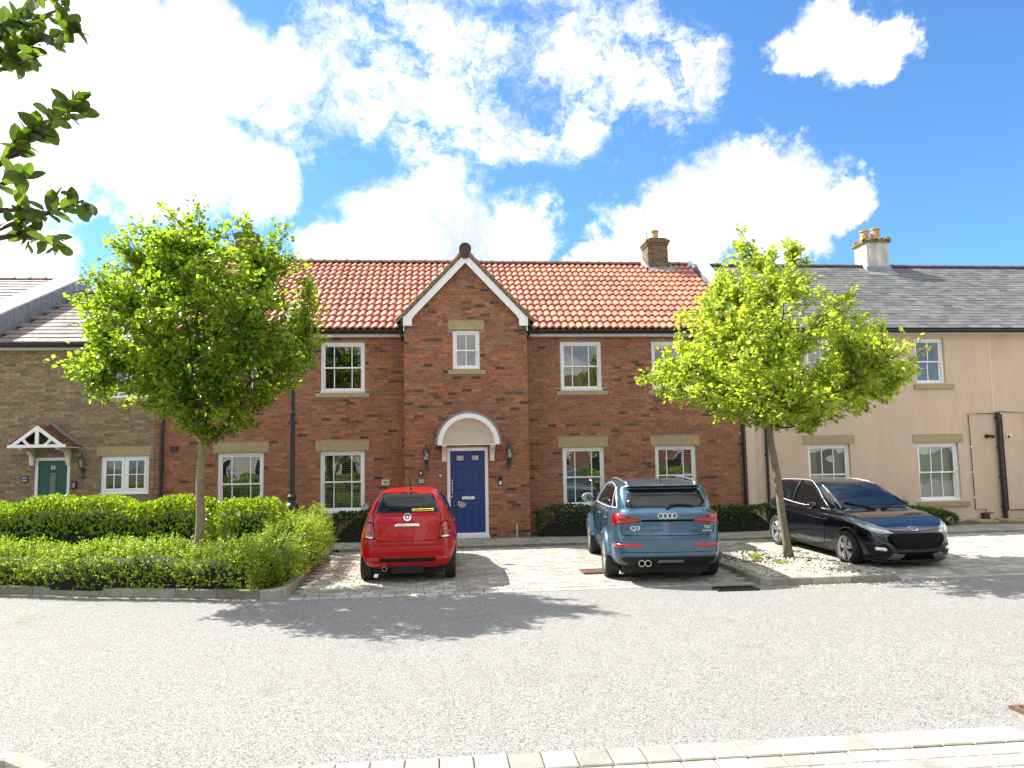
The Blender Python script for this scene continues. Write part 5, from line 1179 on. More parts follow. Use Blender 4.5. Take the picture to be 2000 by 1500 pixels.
for s in (0, 1):
    mi = bool(s); sd_ = 'right' if not s else 'left'
    hl = car.patch('headlight', [(.40, .645), (.60, .645), (.74, .70), (.815, .79), (.825, .86), (.79, .875), (.68, .81), (.52, .735)], 'front', m_hl, .008, 12, 14, mirror=mi)
    car.patch('lamp_core', [(.55, .675), (.69, .70), (.75, .775), (.66, .765)], 'front', m_refl, .013, 6, 8, parent=hl, mirror=mi)
    car.patch('running_lamp', [(.46, .667), (.53, .668), (.54, .685), (.47, .684)], 'front', m_refl, .013, 3, 6, parent=hl, mirror=mi)
    car.seam('lamp_edge', [(.43, .655), (.62, .658), (.77, .735), (.80, .835)], 'front', m_chrome, .01, .010, parent=hl, mirror=mi)
    fs = car.patch('fog_lamp_surround', [(.44, .27), (.72, .30), (.76, .40), (.70, .47), (.56, .475), (.46, .38)], 'front', m_ctrim, .004, 10, 12, mirror=mi)
    car.patch('fog_lamp', [(.54, .35), (.67, .355), (.68, .40), (.66, .42), (.55, .415), (.53, .38)], 'front', m_refl, .009, 6, 8, parent=fs, mirror=mi)
    car.patch('bumper_blade', [(.34, .19), (.52, .20), (.44, .315), (.24, .30)], 'front', pm('grey_blade', (.09, .10, .115), .35, var=.1), .006, 6, 10, mirror=mi)
    car.seam('fog_lamp_rim', [(.44, .36), (.56, .48), (.71, .475), (.77, .40)], 'front', m_bk, .02, .004, mirror=mi)
    car.patch('side_window', [(.62, .985), (1.82, .96), (1.72, 1.04), (1.30, 1.28), (1.02, 1.385), (.66, 1.395)], sd_, m_cglass, .004, 12, 16)
    car.patch('side_window', [(-.28, 1.115), (-.12, 1.04), (.54, .995), (.57, 1.395), (.1, 1.385), (-.26, 1.31)], sd_, m_cglass, .004, 12, 12)
    car.seam('window_trim', [(-.36, 1.16), (-.25, 1.07), (0, 1.015), (.6, .97), (1.3, .95), (1.92, .94)], sd_, m_trim, .02, .005)
    car.seam('window_trim', [(-.36, 1.16), (-.34, 1.32), (-.2, 1.385), (.3, 1.418), (.9, 1.42), (1.3, 1.31), (1.6, 1.14), (1.92, .94)], sd_, m_trim, .016, .005)
    car.seam('window_trim', [(.58, .99), (.62, 1.41)], sd_, m_ctrim, .05, .004)
    car.seam('door_seam', [(.52, 1.0), (.46, .75), (.50, .35), (1.2, .27), (1.72, .30), (1.80, .6), (1.84, .93)], sd_, m_gap)
    car.seam('side_crease', [(-.45, .86), (.3, .80), (1.2, .78), (1.9, .76)], sd_, m_bk, .03, -.004)
    car.patch('door_handle', [(.60, .86), (.80, .855), (.80, .885), (.60, .89)], sd_, m_bk, .024, 3, 6)
    car.patch('side_skirt', [(.40, .17), (2.12, .17), (2.1, .235), (.42, .235)], sd_, m_ctrim, .02, 3, 14)
    mirror_cap(c3, (.95 if not s else -.95), 1.60, 1.0, m_bk, (.11, .085, .07))
    for wy in (0, 2.49): wheel(c3, (.765 if not s else -.765), wy, .312, .20, .222, 5, 'y', m_alloy)
    ps = [car.hit('front', u if not s else -u, v) for u, v in ((.665, .985), (.645, 1.07), (.59, 1.22), (.545, 1.36))]
    MB().tube([p+n*.004 for p, n in ps if p], .012, 6).build('pillar_trim', m_trim if not s else m_ctrim, c3, smooth=True, local=True)
    ps = [car.hit('top', u if not s else -u, v) for u, v in ((.05, 2.22), (.2, 2.16), (.42, 2.06), (.52, 1.99))]
    MB().tube([p+n*.016 for p, n in ps if p], .011, 6).build('wiper', m_ctrim, c3, smooth=True, local=True)
gr = car.patch('grille', [(-.36, .385), (.36, .385), (.50, .50), (.52, .60), (.44, .645), (-.44, .645), (-.52, .60), (-.50, .50)], 'front', m_gap, .003, 12, 20)
q = MB()
for iz in range(9):
    for ix in range(-9, 10):
        u = ix*.052+(.026 if iz % 2 else 0); v = .41+iz*.027
        if abs(u) > .36+(v-.385)*.55: continue
        p, n = car.hit('front', u, v)
        if p is None: continue
        rr = .016; V = []
        for k in range(6):
            a = math.pi/3*k; V += [(p.x+rr*1.35*math.cos(a), p.y+.008, p.z+rr*.85*math.sin(a)), (p.x+rr*1.05*math.cos(a), p.y+.008, p.z+rr*.62*math.sin(a))]
        q.add(V, [(2*k, 2*((k+1) % 6), 2*((k+1) % 6)+1, 2*k+1)[::-1] for k in range(6)])
q.build('grille_mesh', pm('grille_gloss', (.02, .02, .022), .2, var=.05), gr, local=True)
car.patch('lower_grille', [(-.30, .20), (.30, .20), (.36, .33), (-.36, .33)], 'front', m_gap, .003, 6, 14)
car.patch('splitter', [(-.66, .155), (.66, .155), (.68, .185), (-.68, .185)], 'front', m_ctrim, .03, 3, 20)
bd = car.patch('badge', [(.085*math.cos(a), .712+.034*math.sin(a)) for a in np.linspace(0, 2*math.pi, 26)[:-1]], 'front', m_chrome, .012, 12, 14)
car.patch('badge_face', [(.072*math.cos(a), .712+.025*math.sin(a)) for a in np.linspace(0, 2*math.pi, 26)[:-1]], 'front', pm('badge_blue', (.02, .07, .28), .15, var=0), .014, 10, 12, parent=bd)
ctext(car, 'Ford', .042, 0, .712, m_refl, bd, 'front', 1.3).location += Vector((0, .012, 0))
car.seam('bonnet_seam', [(-.74, .90), (-.66, .78), (-.45, .70), (0, .672), (.45, .70), (.66, .78), (.74, .90)], 'front', m_gap, .008)
MB().box(-.62, .62, -.4, 3.0, .12, .32).build('underbody', m_under, c3, local=True)  # lowered below the sills to keep light out underneath
# ------------------------------------------------------------------ foliage
m_bark = pm('smooth_bark', (.20, .165, .115), .9, var=.3, vs=14, bump=.7, bs=45, grime=.5, gcol=(.10, .10, .06), gs=7)
m_twig = pm('twig_bark', (.075, .055, .038), .85, var=.2)
m_leaf = leafmat('tree_leaf', .58, (1.9, 2.0, .75), .28)
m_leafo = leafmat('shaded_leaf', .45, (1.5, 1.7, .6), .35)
m_leaf2 = leafmat('hedge_leaf', .34, (1.6, 1.7, .6), .30)
m_leaf3 = leafmat('shrub_leaf', .40, (1.6, 1.7, .6), .45)
def leaf_shape(wd=.36, detail=False):
    if detail:
        o = [(0, 0, 0), (-.16, .15, .03), (-.30, .38, .055), (-.31, .60, .05), (-.20, .84, .02), (0, 1, -.04), (.20, .84, .02), (.31, .60, .05), (.30, .38, .055), (.16, .15, .03), (0, .38, 0), (0, .62, 0), (0, -.16, 0.0)]
        o = [(x*wd/.31, y, z) for x, y, z in o]
        return np.array(o), [(0, 10, 2, 1), (10, 11, 3, 2), (11, 5, 4, 3), (0, 9, 8, 10), (10, 8, 7, 11), (11, 7, 6, 5)]
    return np.array([(0, 0, 0), (-wd, .42, .07), (0, 1, -.06), (wd, .42, .07), (0, .5, 0), (-wd*.62, .8, .03), (wd*.62, .8, .03)]), [(0, 4, 1), (1, 4, 2, 5), (0, 3, 4), (3, 6, 2, 4)]
def frames(dirs, ups):
    y = dirs/np.linalg.norm(dirs, axis=1)[:, None]; x = np.cross(y, ups); x /= np.maximum(np.linalg.norm(x, axis=1), 1e-6)[:, None]; z = np.cross(x, y)
    return np.stack([x, y, z], 2)
def leaves_mesh(name, parent, mat, pos, Fr, ln, cols, shape, local=False, wid=None):
    sv, sf = shape; n = len(pos); V = (Fr @ (sv.T[None]*ln[:, None, None])).transpose(0, 2, 1)+pos[:, None]
    k = len(sv); 
    loops = []; starts = []; tot = []; 
    fl = [len(f) for f in sf]; base = np.concatenate([np.array(f) for f in sf])
    idx = (base[None]+np.arange(n)[:, None]*k).ravel(); lt = np.tile(fl, n)
    me = bpy.data.meshes.new(name); me.vertices.add(n*k); me.vertices.foreach_set('co', V.ravel()); me.loops.add(len(idx)); me.loops.foreach_set('vertex_index', idx)
    me.polygons.add(len(lt)); me.polygons.foreach_set('loop_start', np.concatenate([[0], np.cumsum(lt)[:-1]])); me.polygons.foreach_set('loop_total', lt); me.update(calc_edges=True)
    paint(me, np.repeat(cols, len(sf), 0)); me.materials.append(mat)
    o = newobj(name, me, parent, None, local); o['kind'] = 'stuff'; return o
def leaf_objs(parent, mat, pos, Fr, ln, shape, palette, name='leaf'):
    ms = []
    for c in palette:
        q = MB(); q.add(shape[0].tolist(), shape[1], c); ms.append(q.mesh(name, mat))
    for p, f, l in zip(pos, Fr, ln):
        m = Matrix(f.tolist()).to_4x4() @ Matrix.Diagonal((l, l, l, 1)); m.translation = p; newobj(name, ms[rnd.randrange(len(ms))], parent, m)
def tree(name, label, base, fork, top, lobes, ntw, lpt, leaf, cols, seed, r0=.085, nlimb=11, group=None, nobj=300, shell=.55, low=None, tight=1.0):
    """lobes: (centre, radii) ellipsoids that fill the crown"""
    rg = np.random.default_rng(seed); base, fork, top = map(np.array, (base, fork, top))
    t = thing(name, tuple(base), label, 'tree', group)
    k = 9; pts = [base+(fork-base)*i/(k-1)+np.array([.012*math.sin(i*1.3+seed), .012*math.cos(i*1.7), 0]) for i in range(k)]
    rad = [r0*(1.35 if i == 0 else 1.0-.2*i/(k-1)) for i in range(k)]
    ld = [fork+(top-fork)*i/7+np.array([.06*math.sin(i*2.1+seed), .06*math.cos(i*1.6+seed), 0])*(i > 0) for i in range(1, 8)]
    MB().tube(pts+ld, rad+[r0*.72*(1-i/7.6) for i in range(1, 8)], 12).build('trunk', m_bark, t, smooth=True)
    nodes = [(p, r0*.5*(1-i/9)) for i, p in enumerate(ld[:6])]
    W = np.array([max(np.prod(l[1]), .06) for l in lobes]); W = W/W.sum()
    def sample(n, sh):
        out = []
        while len(out) < n:
            l = lobes[rg.choice(len(lobes), p=W)]; v = rg.normal(size=3); v /= np.linalg.norm(v); r = rg.uniform(0, 1)**(1/3)
            if rg.random() < sh: r = rg.uniform(.8, 1.03)
            out.append(np.array(l[0])+v*r*np.array(l[1]))
        return np.array(out)
    ends = []
    cand = sample(160, 1.0)
    ends.append(cand[0])
    for _ in range(nlimb-1):   # spread the limb ends over the crown
        d = np.min([np.linalg.norm(cand-e, axis=1) for e in ends], 0); ends.append(cand[np.argmax(d)])
    for i, e in enumerate(ends):
        s = pts[-1] if i % 3 else ld[min(5, int(rg.integers(0, 4)))]
        if i % 3: s = pts[-1]+(ld[0]-pts[-1])*rg.uniform(-.1, .9)
        e = s+(e-s)*.86; mid = s+(e-s)*.45+np.array([0, 0, .12*np.linalg.norm(e-s)*(.5 if e[2] > s[2]+1 else -.1)]); P = []
        for j in range(9):
            u = j/8; q = (1-u)**2*s+2*u*(1-u)*mid+u*u*e+rg.normal(size=3)*.02*(0 < j < 8); P.append(q)
        rr = [r0*.42*(1-.86*j/8) for j in range(9)]
        MB().tube(P, rr, 7).build('branch', m_twig, t, smooth=True)
        nodes += [(q, w) for q, w in zip(P[2:], rr[2:])]
    NP = np.array([n_[0] for n_ in nodes])
    tips = sample(ntw, shell); tw = MB(); pos = []; dr = []
    for tip in tips:
        d = np.linalg.norm(NP-tip, axis=1)+np.maximum(0, NP[:, 2]-tip[2]+.15)*1.2; j = np.argmin(d); s = NP[j]
        v = tip-s; L_ = np.linalg.norm(v)
        mid = s+v*.5+np.array([0, 0, .10*L_])+rg.normal(size=3)*.05*L_
        P = [(1-u)**2*s+2*u*(1-u)*mid+u*u*tip for u in (0, .25, .5, .75, 1)]
        tw.tube(P, [.011, .009, .007, .005, .003], 4, caps=False)
        m = int(lpt*rg.uniform(.7, 1.3))
        us = np.concatenate([rg.uniform(max(.1, 1-.75/max(L_, .75)), 1, m-4), np.full(4, 1.0)])
        dv = (tip-mid)/np.linalg.norm(tip-mid)
        for u in us:
            p = (1-u)**2*s+2*u*(1-u)*mid+u*u*tip; off = rg.normal(size=3)*.055*tight; pos.append(p+off); dr.append(dv*.75+rg.normal(size=3)*.55+np.array([0, 0, -.10]))
    w = tw.build('twigs', m_twig, t); w['kind'] = 'stuff'
    pos = np.array(pos); dr = np.array(dr); up = rg.normal(size=(len(pos), 3))*.55+np.array([0, 0, 1]); Fr = frames(dr, up); ln = leaf*rg.uniform(.6, 1.2, len(pos))
    cc = np.array(cols)[rg.integers(0, len(cols), len(pos))]*rg.uniform(.8, 1.2, (len(pos), 1))
    near = np.argsort(pos[:, 1]-.3*pos[:, 2] if nobj else pos[:, 1]); a, b = near[:nobj], near[nobj:]
    shp = leaf_shape(.34)
    leaves_mesh('crown', t, m_leaf, pos[b], Fr[b], ln[b], cc[b], shp)
    if nobj: leaf_objs(t, m_leaf, pos[a], Fr[a], ln[a], shp, cols)
    return t
GR = [(.17, .235, .028), (.21, .275, .034), (.135, .205, .026), (.25, .315, .04), (.11, .175, .025)]
GR2 = [(.25, .31, .045), (.30, .355, .055), (.21, .27, .042), (.33, .37, .07), (.26, .31, .07)]
tree('whitebeam_tree', 'round crowned green tree rising from the hedge bed at left', (-3.80, 12.55, .1), (-3.76, 12.5, 2.25), (-3.9, 12.5, 5.75),
     [((-3.95, 12.5, 4.35), (1.75, 1.75, 1.35)), ((-4.05, 12.4, 5.3), (1.15, 1.2, .72)), ((-3.3, 12.6, 3.9), (1.35, 1.4, 1.05)), ((-4.6, 12.5, 3.5), (1.1, 1.2, .75)), ((-5.3, 12.2, 3.5), (.62, .5, .26)), ((-2.75, 12.5, 4.7), (.85, .9, .85)), ((-3.7, 12.4, 3.0), (1.1, 1.1, .55)), ((-5.05, 12.5, 4.6), (.55, .7, .55)), ((-5.0, 12.4, 5.45), (.16, .2, .36)), ((-4.45, 12.3, 5.85), (.18, .2, .32)), ((-3.95, 12.4, 5.95), (.2, .2, .28)), ((-2.5, 12.4, 5.6), (.16, .2, .38)), ((-5.75, 12.1, 3.62), (.32, .2, .12)), ((-3.2, 12.4, 5.75), (.16, .2, .3))],
     700, 58, .092, GR, 3, .074, 16, 'slender street trees in leaf', shell=.62)
tree('whitebeam_tree', 'bright lime green tree with slim leaning trunk standing in the gravel', (6.33, 13.42, .07), (6.06, 13.36, 2.45), (6.1, 13.3, 5.85),
     [((6.1, 13.3, 4.1), (1.9, 1.8, 1.2)), ((6.05, 13.3, 5.15), (1.0, 1.05, .8)), ((5.0, 13.0, 3.45), (1.2, 1.7, .7)), ((7.2, 13.0, 3.55), (1.2, 1.8, .75)), ((6.1, 12.9, 3.0), (1.5, 1.8, .6)), ((4.05, 13.1, 3.45), (.5, .6, .36)), ((8.3, 13.2, 3.42), (.45, .6, .3)), ((6.5, 13.3, 5.9), (.42, .5, .30)), ((5.85, 13.3, 6.0), (.28, .4, .28))],
     620, 58, .095, GR2, 8, .074, 16, 'slender street trees in leaf', shell=.7)
# tree beside the camera: trunk out of frame, three sprays of leaves hang in at the upper left
t = thing('overhanging_tree', (-4.6, 3.3, 0), 'tree whose leafy branches hang into the top left corner', 'tree')
MB().tube([(-4.6, 3.3, 0), (-4.62, 3.32, 1.5), (-4.55, 3.35, 2.6), (-4.5, 3.4, 4.2), (-4.4, 3.4, 6.0)], [.13, .11, .09, .06, .02], 12).build('trunk', m_bark, t, smooth=True)
GR3 = [(.065, .105, .018), (.09, .14, .022), (.05, .085, .016), (.12, .175, .026)]  # greens darkened to put the backlit look from below into the leaves
LS = leaf_shape(.27, True)
rg = np.random.default_rng(5)
def px3(x, y, Y):
    d = cF*1472.5+cR*(x-1000)+cU*(750-y); k = Y/d.y; return np.array((d.x*k, Y, CAM_H+d.z*k))
sprays = [([(-300, 260), (-60, 150), (60, 85), (150, 62)], 40), ([(-300, 200), (-60, 110), (40, 30), (100, -30)], 40), ([(-300, 240), (-80, 160), (20, 130), (75, 110)], 24), ([(-300, 180), (-60, 60), (40, 45), (125, 15)], 28), ([(-330, 560), (-40, 350), (60, 270), (148, 208)], 64), ([(-200, 480), (-40, 380), (30, 350), (50, 345)], 14), ([(-330, 640), (-30, 460), (70, 425), (162, 392)], 34), ([(-200, 560), (-20, 470), (60, 465), (105, 478)], 24), ([(-200, 500), (-30, 420), (40, 410), (95, 415)], 12),
          ([(-400, 100), (-160, -60), (-60, -200), (40, -330)], 40), ([(-600, 300), (-380, 200), (-260, 90), (-200, -40)], 40)]
allp = []; alld = []
for spts, n in sprays:
    C_ = spline([px3(x, y, 3.95+.25*math.sin(i+x*.01)) for i, (x, y) in enumerate(spts)], 10, False)
    st_ = np.array((-4.52, 3.38, C_[0][2]-.5)); full = [st_, (st_+C_[0])/2+np.array([0, 0, .1])]+list(C_)
    m = len(full); MB().tube(full, [.024*(1-.80*i/(m-1)) for i in range(m)], 6).build('branch', m_twig, t, smooth=True)
    for i in range(n):
        u = rg.uniform(.42, 1) if i > 3 else rg.uniform(.92, 1); f = u*(len(C_)-1.001); j = int(f); p = C_[j]+(C_[j+1]-C_[j])*(f-j); d = C_[min(j+1, len(C_)-1)]-C_[j]; d = d/np.linalg.norm(d)
        sd_ = rg.normal(size=3)*.75; allp.append(p+rg.normal(size=3)*.012); alld.append(d*.8+sd_)
allp = np.array(allp); alld = np.array(alld); Fr = frames(alld, rg.normal(size=(len(allp), 3))*.6+np.array([0, 0, 1]))
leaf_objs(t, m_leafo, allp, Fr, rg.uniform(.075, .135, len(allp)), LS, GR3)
cr = [np.array([rg.normal(-4.9, .7), rg.normal(2.9, .8), rg.uniform(3.2, 6.2)]) for _ in range(2600)]
cr = np.array([p for p in cr if p[0] < -3.4 and p[1] < 3.4]); n = len(cr)
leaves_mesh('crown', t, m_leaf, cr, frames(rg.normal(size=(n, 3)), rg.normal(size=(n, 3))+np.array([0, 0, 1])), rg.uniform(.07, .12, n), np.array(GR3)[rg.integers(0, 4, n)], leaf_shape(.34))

# ------------------------------------------------------------------ hedges
m_core = pm('hedge_core_dark', (.010, .012, .006), .95, var=.4, vs=20, bump=1, bs=30)  # for a solid dark core added to block light behind the leaves
def hedge(name, label, path, width, height, z0, leaf, dens, cols, mat, seed, sprig=0, group=None, rough=.05, wd=.34, lean=0, shp=None):
    """clipped or loose hedge along a polyline; leaves cover a lumpy rounded body"""
    rg = np.random.default_rng(seed); P = [np.array(p, float) for p in path]
    t = thing(name, (P[0][0], P[0][1], z0), label, 'hedge', group)
    seg = np.array([np.linalg.norm(b-a) for a, b in zip(P[:-1], P[1:])]); cum = np.concatenate([[0], np.cumsum(seg)]); Lt = cum[-1]
    def at(s):
        s = min(max(s, 0), Lt-1e-6); i = int(np.searchsorted(cum, s, 'right')-1); i = min(i, len(seg)-1); u = (s-cum[i])/seg[i]; p = P[i]+(P[i+1]-P[i])*u; d = (P[i+1]-P[i])/seg[i]; return p, np.array([-d[1], d[0]])
    def hh(s): return (height(s/Lt) if callable(height) else height)*(1+rough*math.sin(s*2.3+seed)+rough*.8*math.sin(s*5.1+1.7*seed))
    def ww(s): return (width(s/Lt) if callable(width) else width)*(1+rough*math.sin(s*1.9+2*seed))
    # section: superellipse half outline, angle 0..pi from one foot over the top to the other
    def sec(a, s, k=1.):
        c, sn = math.cos(a), math.sin(a); w, h = ww(s)/2*k, hh(s)*k
        return np.sign(c)*abs(c)**.5*w, max(0, sn)**(.45 if sprig else .30)*h
    core = MB(); ns = max(6, int(Lt/.25)); na = 12
    for i in range(ns+1):
        s = Lt*i/ns; p, nr = at(s); e = (.80 if not sprig else .70) if 1 < i < ns-1 else (.5 if i in (1, ns-1) else .12)
        for j in range(na+1):
            o, z = sec(math.pi*j/na, s, e); core.v.append((p[0]+nr[0]*o, p[1]+nr[1]*o, z0+z))
    w = na+1; core.f = [(i*w+j, (i+1)*w+j, (i+1)*w+j+1, i*w+j+1) for i in range(ns) for j in range(na)]+[tuple(range(w)), tuple(ns*w+j for j in range(w))]; core.c = [None]*len(core.f)
    core.build('hedge_core', m_core, t, smooth=True)
    n = int(dens*Lt*(ww(0)*1.0+2*hh(0))); pos = []; dr = []; nrm = []
    for i in range(n):
        s = rg.uniform(-.06, Lt+.06); a = math.pi*(rg.beta(.9, .9) if not sprig or i % 3 else rg.choice([rg.uniform(0, .16), rg.uniform(.84, 1)])); k = 1-abs(rg.normal(0, .055)); p, nr = at(s)
        o, z = sec(a, min(max(s, 0), Lt), k)
        if i % 7 == 0:   # leaf over the two ends
            e0 = rg.random() < .5; s = 0 if e0 else Lt; p, nr = at(s); kk = math.sqrt(rg.random()); o, z = sec(a, min(max(s, 0), Lt), 1); o *= kk*.95; z *= kk*.97; dd_ = np.array([nr[1], -nr[0]])*(-1 if e0 else 1); p = p+dd_*rg.uniform(-.12, .04)*(1.2-kk)
        ex = .2 if i % 7 == 0 else min(s, Lt-s)
        if ex < .12: o *= .75+ex*1.9; z *= .86+ex*1.1
        q = np.array([p[0]+nr[0]*o, p[1]+nr[1]*o, z0+z]); outn = np.array([nr[0]*math.cos(a), nr[1]*math.cos(a), math.sin(a)+.25]) if i % 7 else np.array([dd_[0]*1.2, dd_[1]*1.2, .3])
        if sprig:
            L_ = rg.uniform(.5, 1.3)*sprig; d = outn*.8+np.array([lean, -.15, .25])+rg.normal(size=3)*.35; d /= np.linalg.norm(d)
            m = int(6+L_*30)
            for u in np.linspace(.0, 1, m):
                pp = q+d*L_*u+np.array([0, 0, -.10*L_*u*u]); pos.append(pp); dr.append(d*.5+rg.normal(size=3)*.7); nrm.append(rg.normal(size=3)*.5+np.array([0, 0, 1]))
        else:
            pos.append(q); dr.append(outn*.6+np.array([0, 0, .45])+rg.normal(size=3)*.55); nrm.append(outn+rg.normal(size=3)*.5)
    pos = np.array(pos); m = len(pos); ok = pos[:, 2] > z0-.02; pos = pos[ok]; dr = np.array(dr)[ok]; nrm = np.array(nrm)[ok]; m = len(pos)
    cc = np.array(cols)[rg.integers(0, len(cols), m)]*rg.uniform(.75, 1.25, (m, 1))
    sh = shp or (np.array([(0, 0, 0), (-wd, .5, .05), (0, 1, 0), (wd, .5, .05)]), [(0, 3, 2), (0, 2, 1)])
    leaves_mesh('foliage', t, mat, pos, frames(dr, nrm), leaf*rg.uniform(.6, 1.25, m), cc, sh)
    return t
HB = [(.20, .29, .022), (.26, .35, .028), (.13, .21, .02), (.32, .40, .033)]
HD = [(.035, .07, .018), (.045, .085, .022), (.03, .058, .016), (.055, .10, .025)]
HL = [(.20, .28, .022), (.25, .33, .028), (.14, .215, .02), (.29, .36, .035)]
hedge('clipped_hedge', 'tall clipped glossy hedge along the left, before the green door', [(-9.6, 15.2), (-6.5, 14.7), (-4.15, 14.2)], .95, 1.27, .1, .064, 900, HB, m_leaf2, 1, group='clipped hedges in the left bed')
hedge('clipped_hedge', 'rounded clipped hedge block right of the left tree trunk', [(-3.85, 14.1), (-2.85, 13.95)], 1.0, 1.24, .1, .064, 900, HB, m_leaf2, 2, group='clipped hedges in the left bed')
hedge('low_shrub_hedge', 'low loose feathery hedge along the kerb of the left bed', [(-9.6, 14.05), (-6.7, 13.2), (-4.5, 12.5), (-3.2, 12.12), (-2.72, 12.05)], lambda u: 1.0, lambda u: .62+.04*math.sin(u*9), .08, .036, 330, HL, m_leaf3, 3, sprig=.17, rough=.09, lean=.25)
hedge('low_shrub_hedge', 'loose yellow green shrub spilling over the kerb beside the red car bay', [(-2.78, 12.0), (-2.62, 13.6), (-2.72, 15.9)], lambda u: .85, lambda u: .62+.28*u, .08, .036, 340, HL, m_leaf3, 4, sprig=.2, rough=.10, lean=.45)
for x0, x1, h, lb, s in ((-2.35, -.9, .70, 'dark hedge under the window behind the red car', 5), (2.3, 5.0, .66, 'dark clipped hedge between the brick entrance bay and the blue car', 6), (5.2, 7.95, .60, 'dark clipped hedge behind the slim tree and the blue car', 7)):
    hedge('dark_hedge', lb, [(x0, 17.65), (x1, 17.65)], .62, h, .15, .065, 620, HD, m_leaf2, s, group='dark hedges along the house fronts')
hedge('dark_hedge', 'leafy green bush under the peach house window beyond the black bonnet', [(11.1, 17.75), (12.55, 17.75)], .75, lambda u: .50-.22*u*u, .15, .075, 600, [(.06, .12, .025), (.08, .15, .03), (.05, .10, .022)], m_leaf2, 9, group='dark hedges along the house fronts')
# weeds by the tree foot and a plant tip at the left frame edge
def tuft(name, label, x, y, z, n, ln, cols, seed):
    rg = np.random.default_rng(seed); p = np.column_stack([rg.normal(x, ln*.5, n), rg.normal(y, ln*.5, n), np.full(n, z)]); d = rg.normal(size=(n, 3))*.45+np.array([0, 0, 1])
    t = thing(name, (x, y, z), label, 'plant'); leaves_mesh('blades', t, m_leaf3, p, frames(d, rg.normal(size=(n, 3))), ln*rg.uniform(.5, 1.2, n), np.array(cols)[rg.integers(0, len(cols), n)], (np.array([(0, 0, 0), (-.10, .5, .03), (0, 1, .12), (.10, .5, .03)]), [(0, 3, 2), (0, 2, 1)])); return t
tuft('weed', 'small weed patch at the foot of the tree in the gravel', 5.75, 13.55, .09, 70, .10, HL, 21)
tuft('weed', 'single weed sprouting in the gravel nearer the kerb', 5.9, 12.75, .09, 40, .08, HL, 22)
kerb('near_bed_kerb', [(-4.2, 5.58), (-2.80, 5.56), (-2.45, 5.28), (-2.3, 5.06)][::-1], .10, w=.12, step=.5)

# ------------------------------------------------------------------ street lamp, lanterns, fittings
t = thing('lamp_post', (-2.97, 15.8, .12), 'black cast iron lamp post standing behind the yellow green shrub', 'lamp post')
MB().lathe([(.15, 0), (.15, .35), (.13, .40), (.13, .62), (.105, .68), (.10, .86), (.125, .90), (.14, .95), (.125, 1.0), (.075, 1.04), (.07, 1.10), (.095, 1.13), (.095, 1.17), (.06, 1.22)], (-2.97, 15.8, .12), 24).build('lamp_base', m_iron, t, smooth=False)
MB().lathe([(.056, 0), (.052, 1.6), (.06, 1.62), (.06, 1.66), (.045, 1.7), (.04, 2.5), (.075, 2.54), (.08, 2.6), (.045, 2.66), (.04, 3.0), (.03, 3.1)], (-2.97, 15.8, 1.33), 14).build('lamp_column', m_iron, t)
MB().tube([(-3.27, 15.8, 3.87), (-2.67, 15.8, 3.87)], .018, 8).lathe([(.03, -.03), (.035, 0), (.03, .03)], (-3.27, 15.8, 3.87), 8, 'x').lathe([(.03, -.03), (.035, 0), (.03, .03)], (-2.67, 15.8, 3.87), 8, 'x').build('ladder_bar', m_iron, t)
for k in range(4):
    a = R(45+90*k); b = R(135+90*k); q = MB(); f = lambda an, r, z: (-2.97+r*math.cos(an), 15.8+r*math.sin(an), z)
    q.add([f(a, .13, 4.45), f(b, .13, 4.45), f(b, .23, 4.9), f(a, .23, 4.9)], [(0, 1, 2, 3)]).build('lantern_pane', m_glass, t)
    MB().tube([f(a, .13, 4.43), f(a, .235, 4.92)], .012, 6).build('lantern_bar', m_iron, t)
MB().lathe([(.26, 0), (.10, .22), (.05, .26), (.03, .36), (.001, .38)], (-2.97, 15.8, 4.91), 4).build('lantern_cap', m_iron, t)
m_verd = pm('aged_bronze', (.05, .065, .055), .5, metal=.5, var=.35, vs=18)
m_lglass = glassmat('lantern_glass', (.85, .88, .86), .03, boost=.12, ws=20)
def lantern(x, y, z, label, s=1., grp='wall lanterns beside the blue door'):
    t = thing('wall_lantern', (x, y, z), label, 'lantern', grp)
    q = MB(); q.lathe([(.045, 0), (.05, -.012), (.03, -.03), (.01, -.035)], (x, y, z-.12*s), 14, 'y').tube([(x, y, z-.12*s), (x, y-.07*s, z-.17*s), (x, y-.11*s, z-.12*s), (x, y-.11*s, z-.09*s)], .011*s, 8); q.build('wall_bracket', m_verd, t)
    MB().lathe([(.045*s, 0), (.052*s, .015*s), (.03*s, .02*s)], (x, y-.11*s, z-.09*s), 8).build('lantern_base', m_verd, t)
    MB().lathe([(.042*s, .0), (.062*s, .16*s)], (x, y-.11*s, z-.07*s), 6).build('lantern_glass', m_lglass, t)
    for k in range(6):
        a = math.pi/3*k; MB().tube([(x+.043*s*math.cos(a), y-.11*s+.043*s*math.sin(a), z-.07*s), (x+.064*s*math.cos(a), y-.11*s+.064*s*math.sin(a), z+.09*s)], .005*s, 4).build('lantern_bar', m_verd, t)
    MB().lathe([(.085*s, 0), (.08*s, .012*s), (.045*s, .06*s), (.02*s, .09*s), (.015*s, .12*s), (.022*s, .135*s), (.001, .155*s)], (x, y-.11*s, z+.09*s), 8).build('lantern_cap', m_verd, t)
    MB().lathe([(.012*s, 0), (.014*s, .06*s), (.022*s, .09*s), (.001, .12*s)], (x, y-.11*s, z-.06*s), 8).build('bulb', pm('frosted_bulb', (.8, .8, .76), .2, var=0), t)
    MB().tube([(x, y-.02, z-.16*s), (x, y-.035*s, z-.30*s)], [.02*s, .028*s], 8).build('tail_piece', m_verd, t)
lantern(-.285, YE, 2.06, 'left bronze wall lantern beside the blue door', 1.15)
